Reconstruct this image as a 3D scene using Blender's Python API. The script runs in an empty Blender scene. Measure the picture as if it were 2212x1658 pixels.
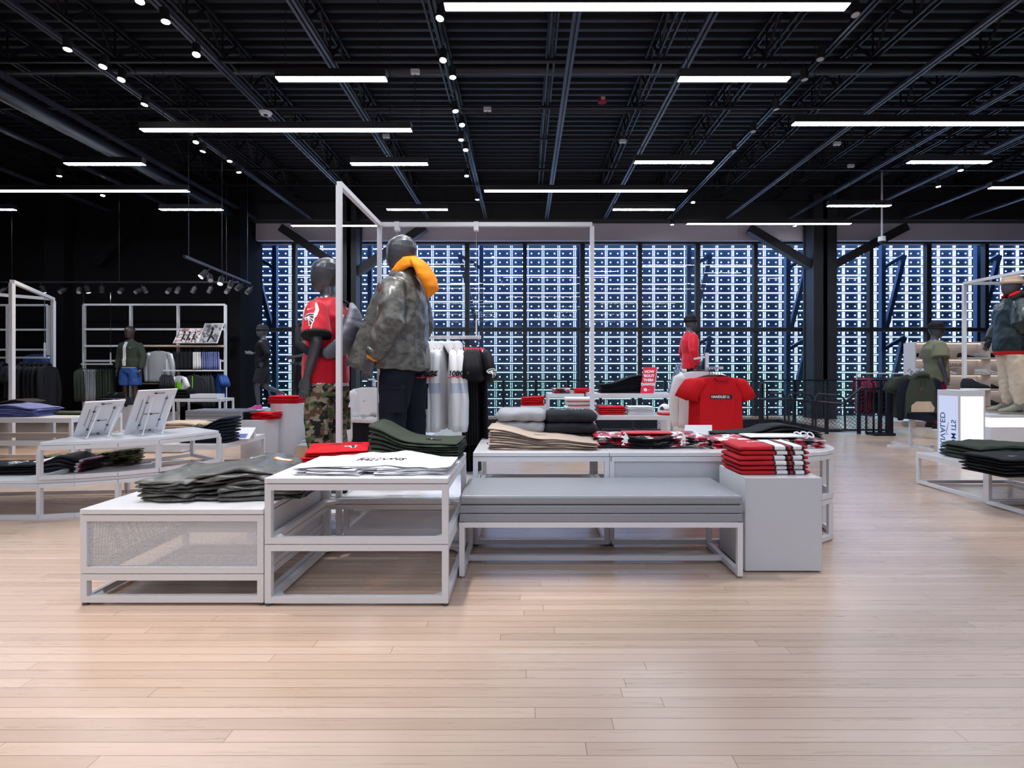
import bpy, bmesh, math, random
from mathutils import Vector, Matrix, noise
from mathutils.bvhtree import BVHTree
random.seed(7)
R = math.radians
SC = bpy.context.scene
COL = SC.collection
PI = math.pi
HC, F = 1.2, 1110.0            # eye height and focal length in pixels, measured from the photograph
def X(px, Y): return (px - 1132) / F * Y
def Z(py, Y): return HC - (py - 800) / F * Y
def FY(py, z=0.0): return (HC - z) * F / (py - 800)
def link(o, parent=None):
    COL.objects.link(o)
    if parent is not None: o.parent = parent
    return o
def tag(o, label=None, cat=None, group=None, kind=None):
    if label: o['label'] = label
    if cat: o['category'] = cat
    if group: o['group'] = group
    if kind: o['kind'] = kind
    return o
def thing(name, label, cat, loc=(0, 0, 0), rz=0.0, group=None, kind=None):
    o = bpy.data.objects.new(name, None)
    o.empty_display_size = 0.1
    o.location = loc; o.rotation_euler = (0, 0, rz)
    link(o)
    return tag(o, label, cat, group, kind)
def copy_tree(o, parent=None):
    c = o.copy(); COL.objects.link(c)
    if parent is not None: c.parent = parent
    for ch in list(o.children): copy_tree(ch, c)
    return c
ORD = ['bottom', 'second', 'third', 'fourth', 'fifth', 'sixth', 'seventh', 'eighth', 'ninth', 'tenth', 'eleventh', 'twelfth', 'thirteenth', 'fourteenth', 'fifteenth', 'sixteenth']
def ordn(i, n):
    if i == n - 1 and n > 1: return 'topmost'
    return ORD[i] if i else 'lowest'
def nth(i, n):
    if i == 0: return 'leftmost'
    if i == n - 1: return 'rightmost'
    return ORD[i]

# ---------------------------------------------------------------- materials
def nodes(name):
    m = bpy.data.materials.new(name); m.use_nodes = True
    nt = m.node_tree
    b = nt.nodes.get('Principled BSDF')
    return m, nt, b
def N(nt, t, **kw):
    n = nt.nodes.new(t)
    for k, v in kw.items(): setattr(n, k, v)
    return n
def mat(name, col, rough=0.5, metal=0.0, spec=0.5, bump=0.0, bscale=60.0, var=0.0, sheen=0.0, coat=0.0):
    m, nt, b = nodes(name)
    b.inputs['Base Color'].default_value = (*col, 1)
    b.inputs['Roughness'].default_value = rough
    b.inputs['Metallic'].default_value = metal
    b.inputs['Specular IOR Level'].default_value = spec
    b.inputs['Sheen Weight'].default_value = sheen
    b.inputs['Coat Weight'].default_value = coat
    if bump or var:
        tc = N(nt, 'ShaderNodeTexCoord')
        nz = N(nt, 'ShaderNodeTexNoise'); nz.inputs['Scale'].default_value = bscale; nz.inputs['Detail'].default_value = 3
        nt.links.new(tc.outputs['Object'], nz.inputs['Vector'])
        if bump:
            bp = N(nt, 'ShaderNodeBump'); bp.inputs['Strength'].default_value = bump; bp.inputs['Distance'].default_value = 0.01
            nt.links.new(nz.outputs['Fac'], bp.inputs['Height']); nt.links.new(bp.outputs['Normal'], b.inputs['Normal'])
        if var:
            mx = N(nt, 'ShaderNodeMix', data_type='RGBA')
            mx.inputs['A'].default_value = (*[c * (1 - var) for c in col], 1); mx.inputs['B'].default_value = (*[min(1, c * (1 + var)) for c in col], 1)
            nt.links.new(nz.outputs['Fac'], mx.inputs['Factor']); nt.links.new(mx.outputs['Result'], b.inputs['Base Color'])
    return m
def emis(name, col, s, sample=True):
    m, nt, b = nodes(name)
    nt.nodes.remove(b)
    e = N(nt, 'ShaderNodeEmission'); e.inputs['Color'].default_value = (*col, 1); e.inputs['Strength'].default_value = s
    nt.links.new(e.outputs[0], nt.nodes['Material Output'].inputs['Surface'])
    if not sample: m.cycles.emission_sampling = 'NONE'
    return m
def camo(name, cols, scale=9.0, rough=0.7, stretch=(1, 1, 1.6)):
    m, nt, b = nodes(name)
    b.inputs['Roughness'].default_value = rough
    tc = N(nt, 'ShaderNodeTexCoord'); mp = N(nt, 'ShaderNodeMapping'); mp.inputs['Scale'].default_value = stretch
    nt.links.new(tc.outputs['Object'], mp.inputs['Vector'])
    prev = None
    for i, c in enumerate(cols):
        if i == 0: continue
        nz = N(nt, 'ShaderNodeTexNoise'); nz.inputs['Scale'].default_value = scale * (1 + .35 * i); nz.inputs['Detail'].default_value = 2.2
        of = N(nt, 'ShaderNodeVectorMath', operation='ADD'); of.inputs[1].default_value = (3.7 * i, 1.3 * i, 9.1 * i)
        nt.links.new(mp.outputs[0], of.inputs[0]); nt.links.new(of.outputs[0], nz.inputs['Vector'])
        rp = N(nt, 'ShaderNodeValToRGB'); rp.color_ramp.elements[0].position = .52; rp.color_ramp.elements[1].position = .545
        nt.links.new(nz.outputs['Fac'], rp.inputs['Fac'])
        mx = N(nt, 'ShaderNodeMix', data_type='RGBA')
        mx.inputs['B'].default_value = (*c, 1)
        if prev is None: mx.inputs['A'].default_value = (*cols[0], 1)
        else: nt.links.new(prev, mx.inputs['A'])
        nt.links.new(rp.outputs['Color'], mx.inputs['Factor'])
        prev = mx.outputs['Result']
    nt.links.new(prev, b.inputs['Base Color'])
    return m
def bands(name, axis, stops, rough=0.75, base=None):
    """constant colour bands along an object axis: stops = [(start, colour), ...]"""
    m, nt, b = nodes(name); b.inputs['Roughness'].default_value = rough
    tc = N(nt, 'ShaderNodeTexCoord'); sp = N(nt, 'ShaderNodeSeparateXYZ'); nt.links.new(tc.outputs['Object'], sp.inputs[0])
    lo, hi = stops[0][0], stops[-1][0] + .2
    mr = N(nt, 'ShaderNodeMapRange'); mr.inputs['From Min'].default_value = lo; mr.inputs['From Max'].default_value = hi
    nt.links.new(sp.outputs['XYZ'.index(axis)], mr.inputs['Value'])
    rp = N(nt, 'ShaderNodeValToRGB'); cr = rp.color_ramp; cr.interpolation = 'CONSTANT'
    cr.elements[0].position = 0; cr.elements[0].color = (*stops[0][1], 1)
    cr.elements[1].position = (stops[1][0] - lo) / (hi - lo); cr.elements[1].color = (*stops[1][1], 1)
    for s, c in stops[2:]:
        e = cr.elements.new((s - lo) / (hi - lo)); e.color = (*c, 1)
    nt.links.new(mr.outputs[0], rp.inputs['Fac']); nt.links.new(rp.outputs['Color'], b.inputs['Base Color'])
    return m
def perforated(name, col, alpha=0.36, pitch=0.0075):
    """metal sheet with staggered round holes"""
    m, nt, b = nodes(name)
    b.inputs['Base Color'].default_value = (*col, 1); b.inputs['Roughness'].default_value = .45
    tc = N(nt, 'ShaderNodeTexCoord'); sp = N(nt, 'ShaderNodeSeparateXYZ'); nt.links.new(tc.outputs['Object'], sp.inputs[0])
    def M(op, a, bb=None, c=None):
        n = N(nt, 'ShaderNodeMath', operation=op)
        for i, v in enumerate((a, bb, c)):
            if v is None: continue
            if isinstance(v, (int, float)): n.inputs[i].default_value = v
            else: nt.links.new(v, n.inputs[i])
        return n.outputs[0]
    u = M('MULTIPLY', M('ADD', sp.outputs[0], sp.outputs[1]), 1 / pitch)
    v = M('MULTIPLY', sp.outputs[2], 1 / (pitch * .866))
    row = M('FLOOR', v)
    uu = M('SUBTRACT', M('FRACT', M('MULTIPLY_ADD', row, .5, u)), .5)
    vv = M('MULTIPLY', M('SUBTRACT', M('FRACT', v), .5), .866)
    d = M('SQRT', M('ADD', M('MULTIPLY', uu, uu), M('MULTIPLY', vv, vv)))
    hole = M('LESS_THAN', d, math.sqrt(alpha * .866 / PI))
    tr = N(nt, 'ShaderNodeBsdfTransparent'); mx = N(nt, 'ShaderNodeMixShader')
    nt.links.new(hole, mx.inputs[0]); nt.links.new(b.outputs[0], mx.inputs[1]); nt.links.new(tr.outputs[0], mx.inputs[2])
    nt.links.new(mx.outputs[0], nt.nodes['Material Output'].inputs['Surface'])
    return m
def floor_mat():
    m, nt, b = nodes('maple_strip_floor')
    tc = N(nt, 'ShaderNodeTexCoord'); sp = N(nt, 'ShaderNodeSeparateXYZ'); nt.links.new(tc.outputs['Object'], sp.inputs[0])
    W = 0.0572
    def M(op, a, bb=None, c=None):
        n = N(nt, 'ShaderNodeMath', operation=op)
        for i, v in enumerate((a, bb, c)):
            if v is None: continue
            if isinstance(v, (int, float)): n.inputs[i].default_value = v
            else: nt.links.new(v, n.inputs[i])
        return n.outputs[0]
    v = M('MULTIPLY', sp.outputs[1], 1 / W)
    row = M('FLOOR', v); fv = M('FRACT', v)
    wn = N(nt, 'ShaderNodeTexWhiteNoise', noise_dimensions='1D'); nt.links.new(row, wn.inputs['W'])
    L = M('MULTIPLY_ADD', wn.outputs['Value'], 1.9, 1.5)
    u = M('DIVIDE', M('ADD', sp.outputs[0], M('MULTIPLY', wn.outputs['Value'], 37.3)), L)
    colm = M('FLOOR', u); fu = M('FRACT', u)
    cmb = N(nt, 'ShaderNodeCombineXYZ'); nt.links.new(colm, cmb.inputs[0]); nt.links.new(row, cmb.inputs[1])
    w2 = N(nt, 'ShaderNodeTexWhiteNoise', noise_dimensions='3D'); nt.links.new(cmb.outputs[0], w2.inputs['Vector'])
    # grain
    mp = N(nt, 'ShaderNodeMapping'); mp.inputs['Scale'].default_value = (1.2, 26, 1)
    ad = N(nt, 'ShaderNodeVectorMath', operation='ADD'); nt.links.new(tc.outputs['Object'], ad.inputs[0])
    sc = N(nt, 'ShaderNodeVectorMath', operation='SCALE'); nt.links.new(w2.outputs['Color'], sc.inputs[0]); sc.inputs['Scale'].default_value = 20
    nt.links.new(sc.outputs[0], ad.inputs[1]); nt.links.new(ad.outputs[0], mp.inputs['Vector'])
    gr = N(nt, 'ShaderNodeTexNoise'); gr.inputs['Scale'].default_value = 2.2; gr.inputs['Detail'].default_value = 6; gr.inputs['Roughness'].default_value = .6
    nt.links.new(mp.outputs[0], gr.inputs['Vector'])
    rp = N(nt, 'ShaderNodeValToRGB'); cr = rp.color_ramp
    cr.elements[0].position = 0; cr.elements[0].color = (.43, .31, .23, 1)
    cr.elements[1].position = 1; cr.elements[1].color = (.64, .485, .385, 1)
    e = cr.elements.new(.5); e.color = (.565, .41, .318, 1)
    mixv = M('ADD', M('MULTIPLY', w2.outputs['Value'], .55), M('MULTIPLY', gr.outputs['Fac'], .5))
    nt.links.new(mixv, rp.inputs['Fac'])
    # seams
    tn = N(nt, 'ShaderNodeTexNoise'); tn.inputs['Scale'].default_value = 1.3; nt.links.new(tc.outputs['Object'], tn.inputs['Vector'])
    sw = M('MULTIPLY_ADD', tn.outputs['Fac'], .05, .012)
    s1 = M('LESS_THAN', fv, sw)
    s2 = M('LESS_THAN', M('MULTIPLY', fu, L), .0022)
    seam = M('MAXIMUM', s1, s2)
    mx = N(nt, 'ShaderNodeMix', data_type='RGBA'); nt.links.new(M('MULTIPLY', seam, .8), mx.inputs['Factor'])
    nt.links.new(rp.outputs['Color'], mx.inputs['A']); mx.inputs['B'].default_value = (.13, .07, .04, 1)
    nt.links.new(mx.outputs['Result'], b.inputs['Base Color'])
    rr = M('MULTIPLY_ADD', gr.outputs['Fac'], .14, .22)
    nt.links.new(rr, b.inputs['Roughness'])
    bp = N(nt, 'ShaderNodeBump'); bp.inputs['Strength'].default_value = .5; bp.inputs['Distance'].default_value = .0015
    nt.links.new(M('SUBTRACT', M('MULTIPLY', gr.outputs['Fac'], .35), seam), bp.inputs['Height'])
    nt.links.new(bp.outputs['Normal'], b.inputs['Normal'])
    return m
def glass_mat():
    m, nt, b = nodes('window_glass'); nt.nodes.remove(b)
    g = N(nt, 'ShaderNodeBsdfGlossy'); g.inputs['Roughness'].default_value = 0.0
    t = N(nt, 'ShaderNodeBsdfTransparent'); t.inputs['Color'].default_value = (.92, .95, 1, 1)
    fr = N(nt, 'ShaderNodeFresnel'); fr.inputs['IOR'].default_value = 1.5
    mx = N(nt, 'ShaderNodeMixShader')
    ge = N(nt, 'ShaderNodeNewGeometry'); iv = N(nt, 'ShaderNodeMath', operation='SUBTRACT'); iv.inputs[0].default_value = 1.0; nt.links.new(ge.outputs['Backfacing'], iv.inputs[1])
    ml = N(nt, 'ShaderNodeMath', operation='MULTIPLY'); nt.links.new(fr.outputs[0], ml.inputs[0]); nt.links.new(iv.outputs[0], ml.inputs[1])
    nt.links.new(ml.outputs[0], mx.inputs[0]); nt.links.new(t.outputs[0], mx.inputs[1]); nt.links.new(g.outputs[0], mx.inputs[2])
    nt.links.new(mx.outputs[0], nt.nodes['Material Output'].inputs['Surface'])
    return m
def led_mat(name, s):
    """LED strips whose white turns green-tinged on the lower rows, as the display shows it"""
    m, nt, b = nodes(name); nt.nodes.remove(b)
    tc = N(nt, 'ShaderNodeTexCoord'); sp = N(nt, 'ShaderNodeSeparateXYZ'); nt.links.new(tc.outputs['Object'], sp.inputs[0])
    nz = N(nt, 'ShaderNodeTexNoise'); nz.inputs['Scale'].default_value = .55; nt.links.new(tc.outputs['Object'], nz.inputs['Vector'])
    ad = N(nt, 'ShaderNodeMath', operation='MULTIPLY_ADD'); nt.links.new(nz.outputs['Fac'], ad.inputs[0]); ad.inputs[1].default_value = 1.6; nt.links.new(sp.outputs[2], ad.inputs[2])
    mr = N(nt, 'ShaderNodeMapRange'); nt.links.new(ad.outputs[0], mr.inputs['Value']); mr.inputs['From Min'].default_value = .4; mr.inputs['From Max'].default_value = 5.4
    rp = N(nt, 'ShaderNodeValToRGB'); cr = rp.color_ramp
    cr.elements[0].position = 0; cr.elements[0].color = (.45, .70, .80, 1)
    cr.elements[1].position = 1; cr.elements[1].color = (.42, .58, 1, 1)
    e = cr.elements.new(.2); e.color = (.34, .66, .50, 1)
    e = cr.elements.new(.42); e.color = (.50, .68, .95, 1)
    nt.links.new(mr.outputs[0], rp.inputs['Fac'])
    em = N(nt, 'ShaderNodeEmission')
    ms = N(nt, 'ShaderNodeMapRange'); nt.links.new(ad.outputs[0], ms.inputs['Value']); ms.inputs['From Min'].default_value = .4; ms.inputs['From Max'].default_value = 4.6
    ms.inputs['To Min'].default_value = s * .26; ms.inputs['To Max'].default_value = s
    nt.links.new(rp.outputs['Color'], em.inputs['Color']); nt.links.new(ms.outputs[0], em.inputs['Strength'])
    nt.links.new(em.outputs[0], nt.nodes['Material Output'].inputs['Surface'])
    m.cycles.emission_sampling = 'NONE'
    return m
M_ = {}
M_['floor'] = floor_mat()
M_['white'] = mat('white_powder_coat', (.70, .71, .75), .38, bump=.04, bscale=300)
M_['top'] = mat('white_laminate', (.74, .745, .78), .22, bump=.02, bscale=200)
M_['perf'] = perforated('perforated_white_metal', (.66, .68, .72), .30)
M_['perf_dense'] = perforated('finely_perforated_white_metal', (.68, .70, .75), .20, .0088)
M_['inner'] = mat('grey_inner_liner', (.26, .27, .30), .6)
M_['liner'] = mat('pale_drum_liner', (.42, .43, .46), .6)
M_['bench'] = mat('grey_vinyl', (.27, .285, .32), .36, bump=.12, bscale=160, var=.06)
M_['seam'] = mat('dark_seam', (.06, .065, .08), .6)
M_['metal'] = mat('zinc_foot', (.35, .35, .36), .3, 1.0)
M_['black'] = mat('matt_black_paint', (.012, .012, .016), .6, var=.3, bscale=3)
M_['wallblack'] = mat('black_wall_paint', (.006, .0055, .007), .9, spec=.08, bump=.1, bscale=8, var=.2)
M_['deck'] = mat('black_ceiling_deck', (.015, .016, .024), .5, spec=.4, var=.25, bscale=1.2)
M_['strut'] = mat('dark_blue_grey_strut', (.05, .053, .085), .4, .3)
M_['steel'] = mat('painted_black_steel', (.018, .018, .026), .4, .2)
M_['rail'] = mat('black_rail_gloss', (.014, .016, .03), .25, .3)
M_['header'] = mat('grey_drywall', (.60, .56, .65), .85, bump=.05, bscale=20)
M_['extblue'] = mat('blue_facade_panel', (.020, .042, .080), .4, .1, var=.3, bscale=1.0)
M_['extsteel'] = mat('blue_steel', (.025, .055, .115), .4, .3)
M_['skin'] = mat('graphite_mannequin', (.062, .064, .078), .34, .1, coat=.25)
M_['skinb'] = mat('brown_black_mannequin', (.06, .04, .032), .25, coat=.4)
M_['wood'] = mat('pale_oak', (.52, .38, .25), .5, var=.12, bscale=14)
M_['lightface'] = emis('light_diffuser', (.82, .89, 1.0), 38.0)
M_['spotface'] = emis('spot_lens', (1, .97, .92), 60.0, False)
M_['spotdim'] = mat('unlit_spot_lens', (.45, .45, .5), .2)
M_['led'] = led_mat('facade_led', 7.5)
M_['glass'] = glass_mat()
M_['red'] = mat('red_jersey_knit', (.58, .004, .022), .55, bump=.1, bscale=220, sheen=.2)
M_['redcotton'] = mat('red_cotton', (.62, .008, .016), .8, bump=.15, bscale=150)
M_['darkred'] = mat('maroon_cotton', (.24, .004, .04), .8, bump=.15, bscale=150)
M_['whitecloth'] = mat('white_cotton', (.80, .80, .83), .85, bump=.15, bscale=120)
M_['greycloth'] = mat('heather_grey_fleece', (.36, .375, .41), .9, bump=.25, bscale=160, var=.15)
M_['charcoal'] = mat('charcoal_cotton', (.020, .022, .028), .85, bump=.2, bscale=120, var=.15)
M_['blackcloth'] = mat('black_fabric', (.006, .006, .009), .7, bump=.2, bscale=120)
M_['olive'] = mat('olive_twill', (.040, .050, .036), .75, bump=.15, bscale=200, var=.1)
M_['olivelight'] = mat('light_olive_cotton', (.16, .165, .11), .85, bump=.15, bscale=150)
M_['khaki'] = mat('khaki_twill', (.47, .375, .31), .8, bump=.15, bscale=180, var=.08)
M_['sand'] = mat('sand_cotton', (.60, .45, .33), .8, bump=.15, bscale=150)
M_['navy'] = mat('navy_cotton', (.006, .009, .020), .75, bump=.15, bscale=150)
M_['teal'] = mat('dark_teal_nylon', (.005, .018, .019), .35, bump=.15, bscale=60)
M_['bluejean'] = mat('blue_chambray', (.16, .19, .42), .8, bump=.2, bscale=150, var=.25)
M_['blueshort'] = mat('blue_polyester', (.03, .085, .30), .6, bump=.1, bscale=100)
M_['orange'] = mat('orange_fleece', (.95, .30, .015), .8, bump=.2, bscale=120)
M_['pink'] = mat('hot_pink_mesh', (.85, .03, .42), .5)
M_['lime'] = mat('lime_green_print', (.22, .85, .03), .6)
M_['silver'] = mat('silver_nylon', (.55, .57, .62), .3, .4, bump=.15, bscale=60)
M_['graynylon'] = mat('grey_sling_nylon', (.115, .12, .155), .45, bump=.3, bscale=40, var=.3)
M_['inkwhite'] = mat('white_print', (.85, .85, .87), .6)
M_['inkblack'] = mat('black_print', (.012, .012, .02), .5)
M_['inkred'] = mat('red_print', (.62, .006, .05), .6)
M_['inkblue'] = mat('blue_lettering', (.012, .10, .24), .5)
M_['gum'] = mat('gum_rubber', (.45, .20, .07), .6)
M_['camojacket'] = camo('grey_green_camo_nylon', [(.092, .092, .086), (.066, .067, .065), (.125, .123, .113)], 10, .33)
M_['camowood'] = camo('woodland_camo', [(.075, .105, .045), (.10, .055, .035), (.012, .014, .014), (.26, .21, .15)], 7.0, .8)
M_['camodark'] = camo('dark_woodland_camo', [(.05, .07, .035), (.06, .04, .03), (.012, .012, .012)], 12.0, .8)
M_['camosand'] = camo('sand_camo', [(.52, .42, .28), (.25, .22, .13), (.12, .1, .06)], 14.0, .8)
M_['litwhite'] = emis('lit_acrylic', (.86, .92, 1), 1.15)
M_['litshelf'] = emis('warm_shelf_led', (1, .88, .80), 1.3)
M_['shoewall'] = mat('cream_shoe_wall', (.72, .66, .64), .5)

M_['floor'].node_tree.nodes['Principled BSDF'].inputs['Coat Weight'].default_value = .16
M_['floor'].node_tree.nodes['Principled BSDF'].inputs['Coat Roughness'].default_value = .24
for k_ in ('red', 'redcotton', 'darkred', 'whitecloth', 'greycloth', 'charcoal', 'blackcloth', 'olive', 'olivelight', 'khaki', 'sand', 'bluejean', 'blueshort', 'orange', 'camowood', 'camodark', 'camosand', 'navy'):
    M_[k_].node_tree.nodes['Principled BSDF'].inputs['Specular IOR Level'].default_value = .22
# ---------------------------------------------------------------- mesh builder
class MB:
    def __init__(s): s.v = []; s.f = []; s.mi = []; s.cur = 0
    def add(s, vs, fs):
        o = len(s.v); s.v += [tuple(p) for p in vs]; s.f += [tuple(i + o for i in f) for f in fs]; s.mi += [s.cur] * len(fs); return s
    def box(s, x0, x1, y0, y1, z0, z1):
        return s.add([(x0, y0, z0), (x1, y0, z0), (x1, y1, z0), (x0, y1, z0), (x0, y0, z1), (x1, y0, z1), (x1, y1, z1), (x0, y1, z1)],
                     [(0, 3, 2, 1), (4, 5, 6, 7), (0, 1, 5, 4), (1, 2, 6, 5), (2, 3, 7, 6), (3, 0, 4, 7)])
    def bar(s, a, b, w=.03, h=None, up=(0, 0, 1)):
        h = h or w; a = Vector(a); b = Vector(b); t = (b - a).normalized(); up = Vector(up)
        if abs(t.dot(up)) > .99: up = Vector((0, 1, 0))
        u = t.cross(up).normalized() * (w / 2); v = u.cross(t).normalized() * (h / 2)
        return s.add([a - u - v, a + u - v, a + u + v, a - u + v, b - u - v, b + u - v, b + u + v, b - u + v],
                     [(0, 1, 2, 3), (7, 6, 5, 4), (4, 5, 1, 0), (5, 6, 2, 1), (6, 7, 3, 2), (7, 4, 0, 3)])
    def rings(s, rings, cap=True):
        n = len(rings[0]); o = len(s.v); vs = [p for r in rings for p in r]; fs = []
        for i in range(len(rings) - 1):
            for j in range(n):
                k = (j + 1) % n
                fs.append((i * n + j, i * n + k, (i + 1) * n + k, (i + 1) * n + j))
        if cap: fs.append(tuple(reversed(range(n)))); fs.append(tuple(range((len(rings) - 1) * n, len(rings) * n)))
        return s.add(vs, fs)
    def tube(s, path, rad, ref=(1, 0, 0), n=12, round_=False, sq=1.0):
        P = [Vector(p) for p in path]
        if not isinstance(rad, (list, tuple)): rad = [rad] * len(P)
        rad = [(r, r) if not isinstance(r, (list, tuple)) else r for r in rad]
        T = []
        for i in range(len(P)):
            t = (P[min(i + 1, len(P) - 1)] - P[max(i - 1, 0)])
            T.append(t.normalized())
        if round_:
            def ext(p, t, r, sg):
                out = []
                m = min(r)
                for a in (.35, .7, .93):
                    out.append((p + t * sg * m * a, (r[0] * math.sqrt(1 - a * a), r[1] * math.sqrt(1 - a * a)), t))
                return out
            A = list(reversed(ext(P[0], T[0], rad[0], -1))); B = ext(P[-1], T[-1], rad[-1], 1)
            P = [a[0] for a in A] + P + [b[0] for b in B]; rad = [a[1] for a in A] + rad + [b[1] for b in B]; T = [a[2] for a in A] + T + [b[2] for b in B]
        u = Vector(ref); rings = []
        for p, r, t in zip(P, rad, T):
            u = u - t * u.dot(t)
            if u.length < 1e-4: u = t.orthogonal()
            u.normalize(); v = t.cross(u)
            ring = []
            for k in range(n):
                c, sn = math.cos(2 * PI * k / n), math.sin(2 * PI * k / n)
                if sq != 1.0:
                    c = math.copysign(abs(c) ** sq, c); sn = math.copysign(abs(sn) ** sq, sn)
                ring.append(p + u * (r[0] * c) + v * (r[1] * sn))
            rings.append(ring)
        return s.rings(rings)
    def prism(s, poly, z0, z1):
        n = len(poly)
        return s.add([(p[0], p[1], z0) for p in poly] + [(p[0], p[1], z1) for p in poly],
                     [tuple(reversed(range(n))), tuple(range(n, 2 * n))] + [(i, (i + 1) % n, (i + 1) % n + n, i + n) for i in range(n)])
    def mesh(s, name):
        me = bpy.data.meshes.new(name); me.from_pydata(s.v, [], s.f); me.update()
        return me
    def build(s, name, m, parent=None, smooth=False, bevel=0.0, loc=None, label=None):
        me = s.mesh(name)
        ms = m if isinstance(m, (list, tuple)) else [m]
        for x in ms: me.materials.append(M_[x] if isinstance(x, str) else x)
        if len(ms) > 1: me.polygons.foreach_set('material_index', s.mi)
        if smooth: me.polygons.foreach_set('use_smooth', [True] * len(me.polygons))
        o = bpy.data.objects.new(name, me); link(o, parent)
        if loc is not None: o.location = loc
        if bevel:
            md = o.modifiers.new('bevel', 'BEVEL'); md.width = bevel; md.segments = 2; md.limit_method = 'ANGLE'
        if label: o['label'] = label
        return o
def structure(o): o['kind'] = 'structure'; return o
DG = None
def eval_mesh(o, name):
    dg = bpy.context.evaluated_depsgraph_get(); dg.update()
    me = bpy.data.meshes.new_from_object(o.evaluated_get(dg)); me.name = name
    return me
def remeshed(mb, name, voxel, smooth_it=2):
    """one continuous surface grown over overlapping shapes"""
    me = mb.mesh('tmp'); o = bpy.data.objects.new('tmp', me); COL.objects.link(o)
    md = o.modifiers.new('r', 'REMESH'); md.mode = 'VOXEL'; md.voxel_size = voxel; md.use_smooth_shade = True
    if smooth_it:
        sm = o.modifiers.new('s', 'SMOOTH'); sm.factor = .6; sm.iterations = smooth_it
    out = eval_mesh(o, name)
    bpy.data.objects.remove(o); bpy.data.meshes.remove(me)
    return out
def wrinkle(me, amp, sc=(9, 9, 5), seed=0.0, ridge=True):
    no = [v.normal.copy() for v in me.vertices]
    for v, nn in zip(me.vertices, no):
        p = Vector((v.co.x * sc[0] + seed, v.co.y * sc[1] + seed * .7, v.co.z * sc[2]))
        a = noise.noise(p); b2 = noise.noise(p * 2.3 + Vector((5, 1, 2)))
        d = (1 - 2 * abs(a)) * .6 + b2 * .4 if ridge else a
        v.co += nn * (d * amp)
def put(name, me, m, parent=None, loc=None, label=None, smooth=True):
    if not me.materials:
        for x in (m if isinstance(m, (list, tuple)) else [m]): me.materials.append(M_[x] if isinstance(x, str) else x)
    if smooth: me.polygons.foreach_set('use_smooth', [True] * len(me.polygons))
    o = bpy.data.objects.new(name, me); link(o, parent)
    if loc is not None: o.location = loc
    if label: o['label'] = label
    return o
# ---- printed marks: flat outlines laid on a surface
def text2d(s, size=1.0, shear=0.0, bold=.0, align='CENTER'):
    cu = bpy.data.curves.new('t', 'FONT'); cu.body = s; cu.size = size; cu.shear = shear; cu.offset = bold; cu.align_x = align; cu.resolution_u = 3
    o = bpy.data.objects.new('t', cu); COL.objects.link(o)
    me = eval_mesh(o, 't'); vs = [(v.co.x, v.co.y) for v in me.vertices]; fs = [tuple(p.vertices) for p in me.polygons]
    bpy.data.objects.remove(o); bpy.data.curves.remove(cu); bpy.data.meshes.remove(me)
    return vs, fs
def scale2(sh, s, o=(0, 0)): return [(x * s + o[0], y * s + o[1]) for x, y in sh[0]], sh[1]
def poly2d(pts): return list(pts), [tuple(range(len(pts)))]
SWOOSH = poly2d([(1.0, .40), (.62, .24), (.35, .115), (.2, .045), (.1, .03), (.03, .07), (0, .15), (.03, .26), (.1, .37), (.075, .27), (.09, .20), (.15, .165), (.24, .17), (.4, .2), (.7, .295)])
def bird(k=1.0):
    W = [(0, .62), (.05, .78), (.2, .92), (.4, .99), (.75, 1.0), (.83, .9), (1.0, .68), (.82, .74), (.78, .72), (.86, .52), (.88, .34), (.8, .12), (.66, -.02), (.56, .0), (.48, .24), (.38, .5), (.27, .42), (.13, .45), (.06, .56)]
    B = [[(.07, .66), (.14, .80), (.4, .93), (.70, .94), (.78, .84), (.5, .84), (.3, .78), (.2, .70)], [(.42, .74), (.62, .78), (.75, .76), (.80, .55), (.60, .62)],
         [(.46, .6), (.58, .56), (.80, .44), (.82, .30), (.6, .46)], [(.48, .48), (.56, .42), (.78, .2), (.68, .05), (.6, .05), (.54, .28)], [(.15, .53), (.30, .60), (.34, .55), (.26, .49)]]
    return poly2d([(x * k, y * k) for x, y in W]), [poly2d([(x * k, y * k) for x, y in b]) for b in B]
def decal(name, sh, m, org, u, v, parent, targets=None, off=.0015, cut=.02, label=None):
    """lay a flat outline (2-D) on the meshes `targets` (same parent space), or leave it flat when there is none"""
    bm = bmesh.new(); vs = [bm.verts.new((x, y, 0)) for x, y in sh[0]]
    for f in sh[1]:
        try: bm.faces.new([vs[i] for i in f])
        except ValueError: pass
    bmesh.ops.triangulate(bm, faces=bm.faces[:])
    if targets:
        for _ in range(4):
            es = [e for e in bm.edges if e.calc_length() > cut]
            if not es: break
            bmesh.ops.subdivide_edges(bm, edges=es, cuts=1)
            bmesh.ops.triangulate(bm, faces=bm.faces[:])
    u = Vector(u).normalized(); v = Vector(v); v = (v - u * v.dot(u)).normalized(); n = u.cross(v); org = Vector(org)
    trees = []
    for o in targets or []:
        me = o.data; trees.append(BVHTree.FromPolygons([p.co.copy() for p in me.vertices], [tuple(p.vertices) for p in me.polygons]))
    for p in bm.verts:
        w = org + u * p.co.x + v * p.co.y
        best = None
        for t in trees:
            h = t.ray_cast(w + n * .5, -n, 2.0)
            if h[0] is not None and (best is None or (h[0] - w).dot(n) > (best[0] - w).dot(n)): best = h
        p.co = (best[0] + n * off) if best else w + n * off
    me = bpy.data.meshes.new(name); bm.to_mesh(me); bm.free()
    return put(name, me, m, parent, label=label, smooth=False)
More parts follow.
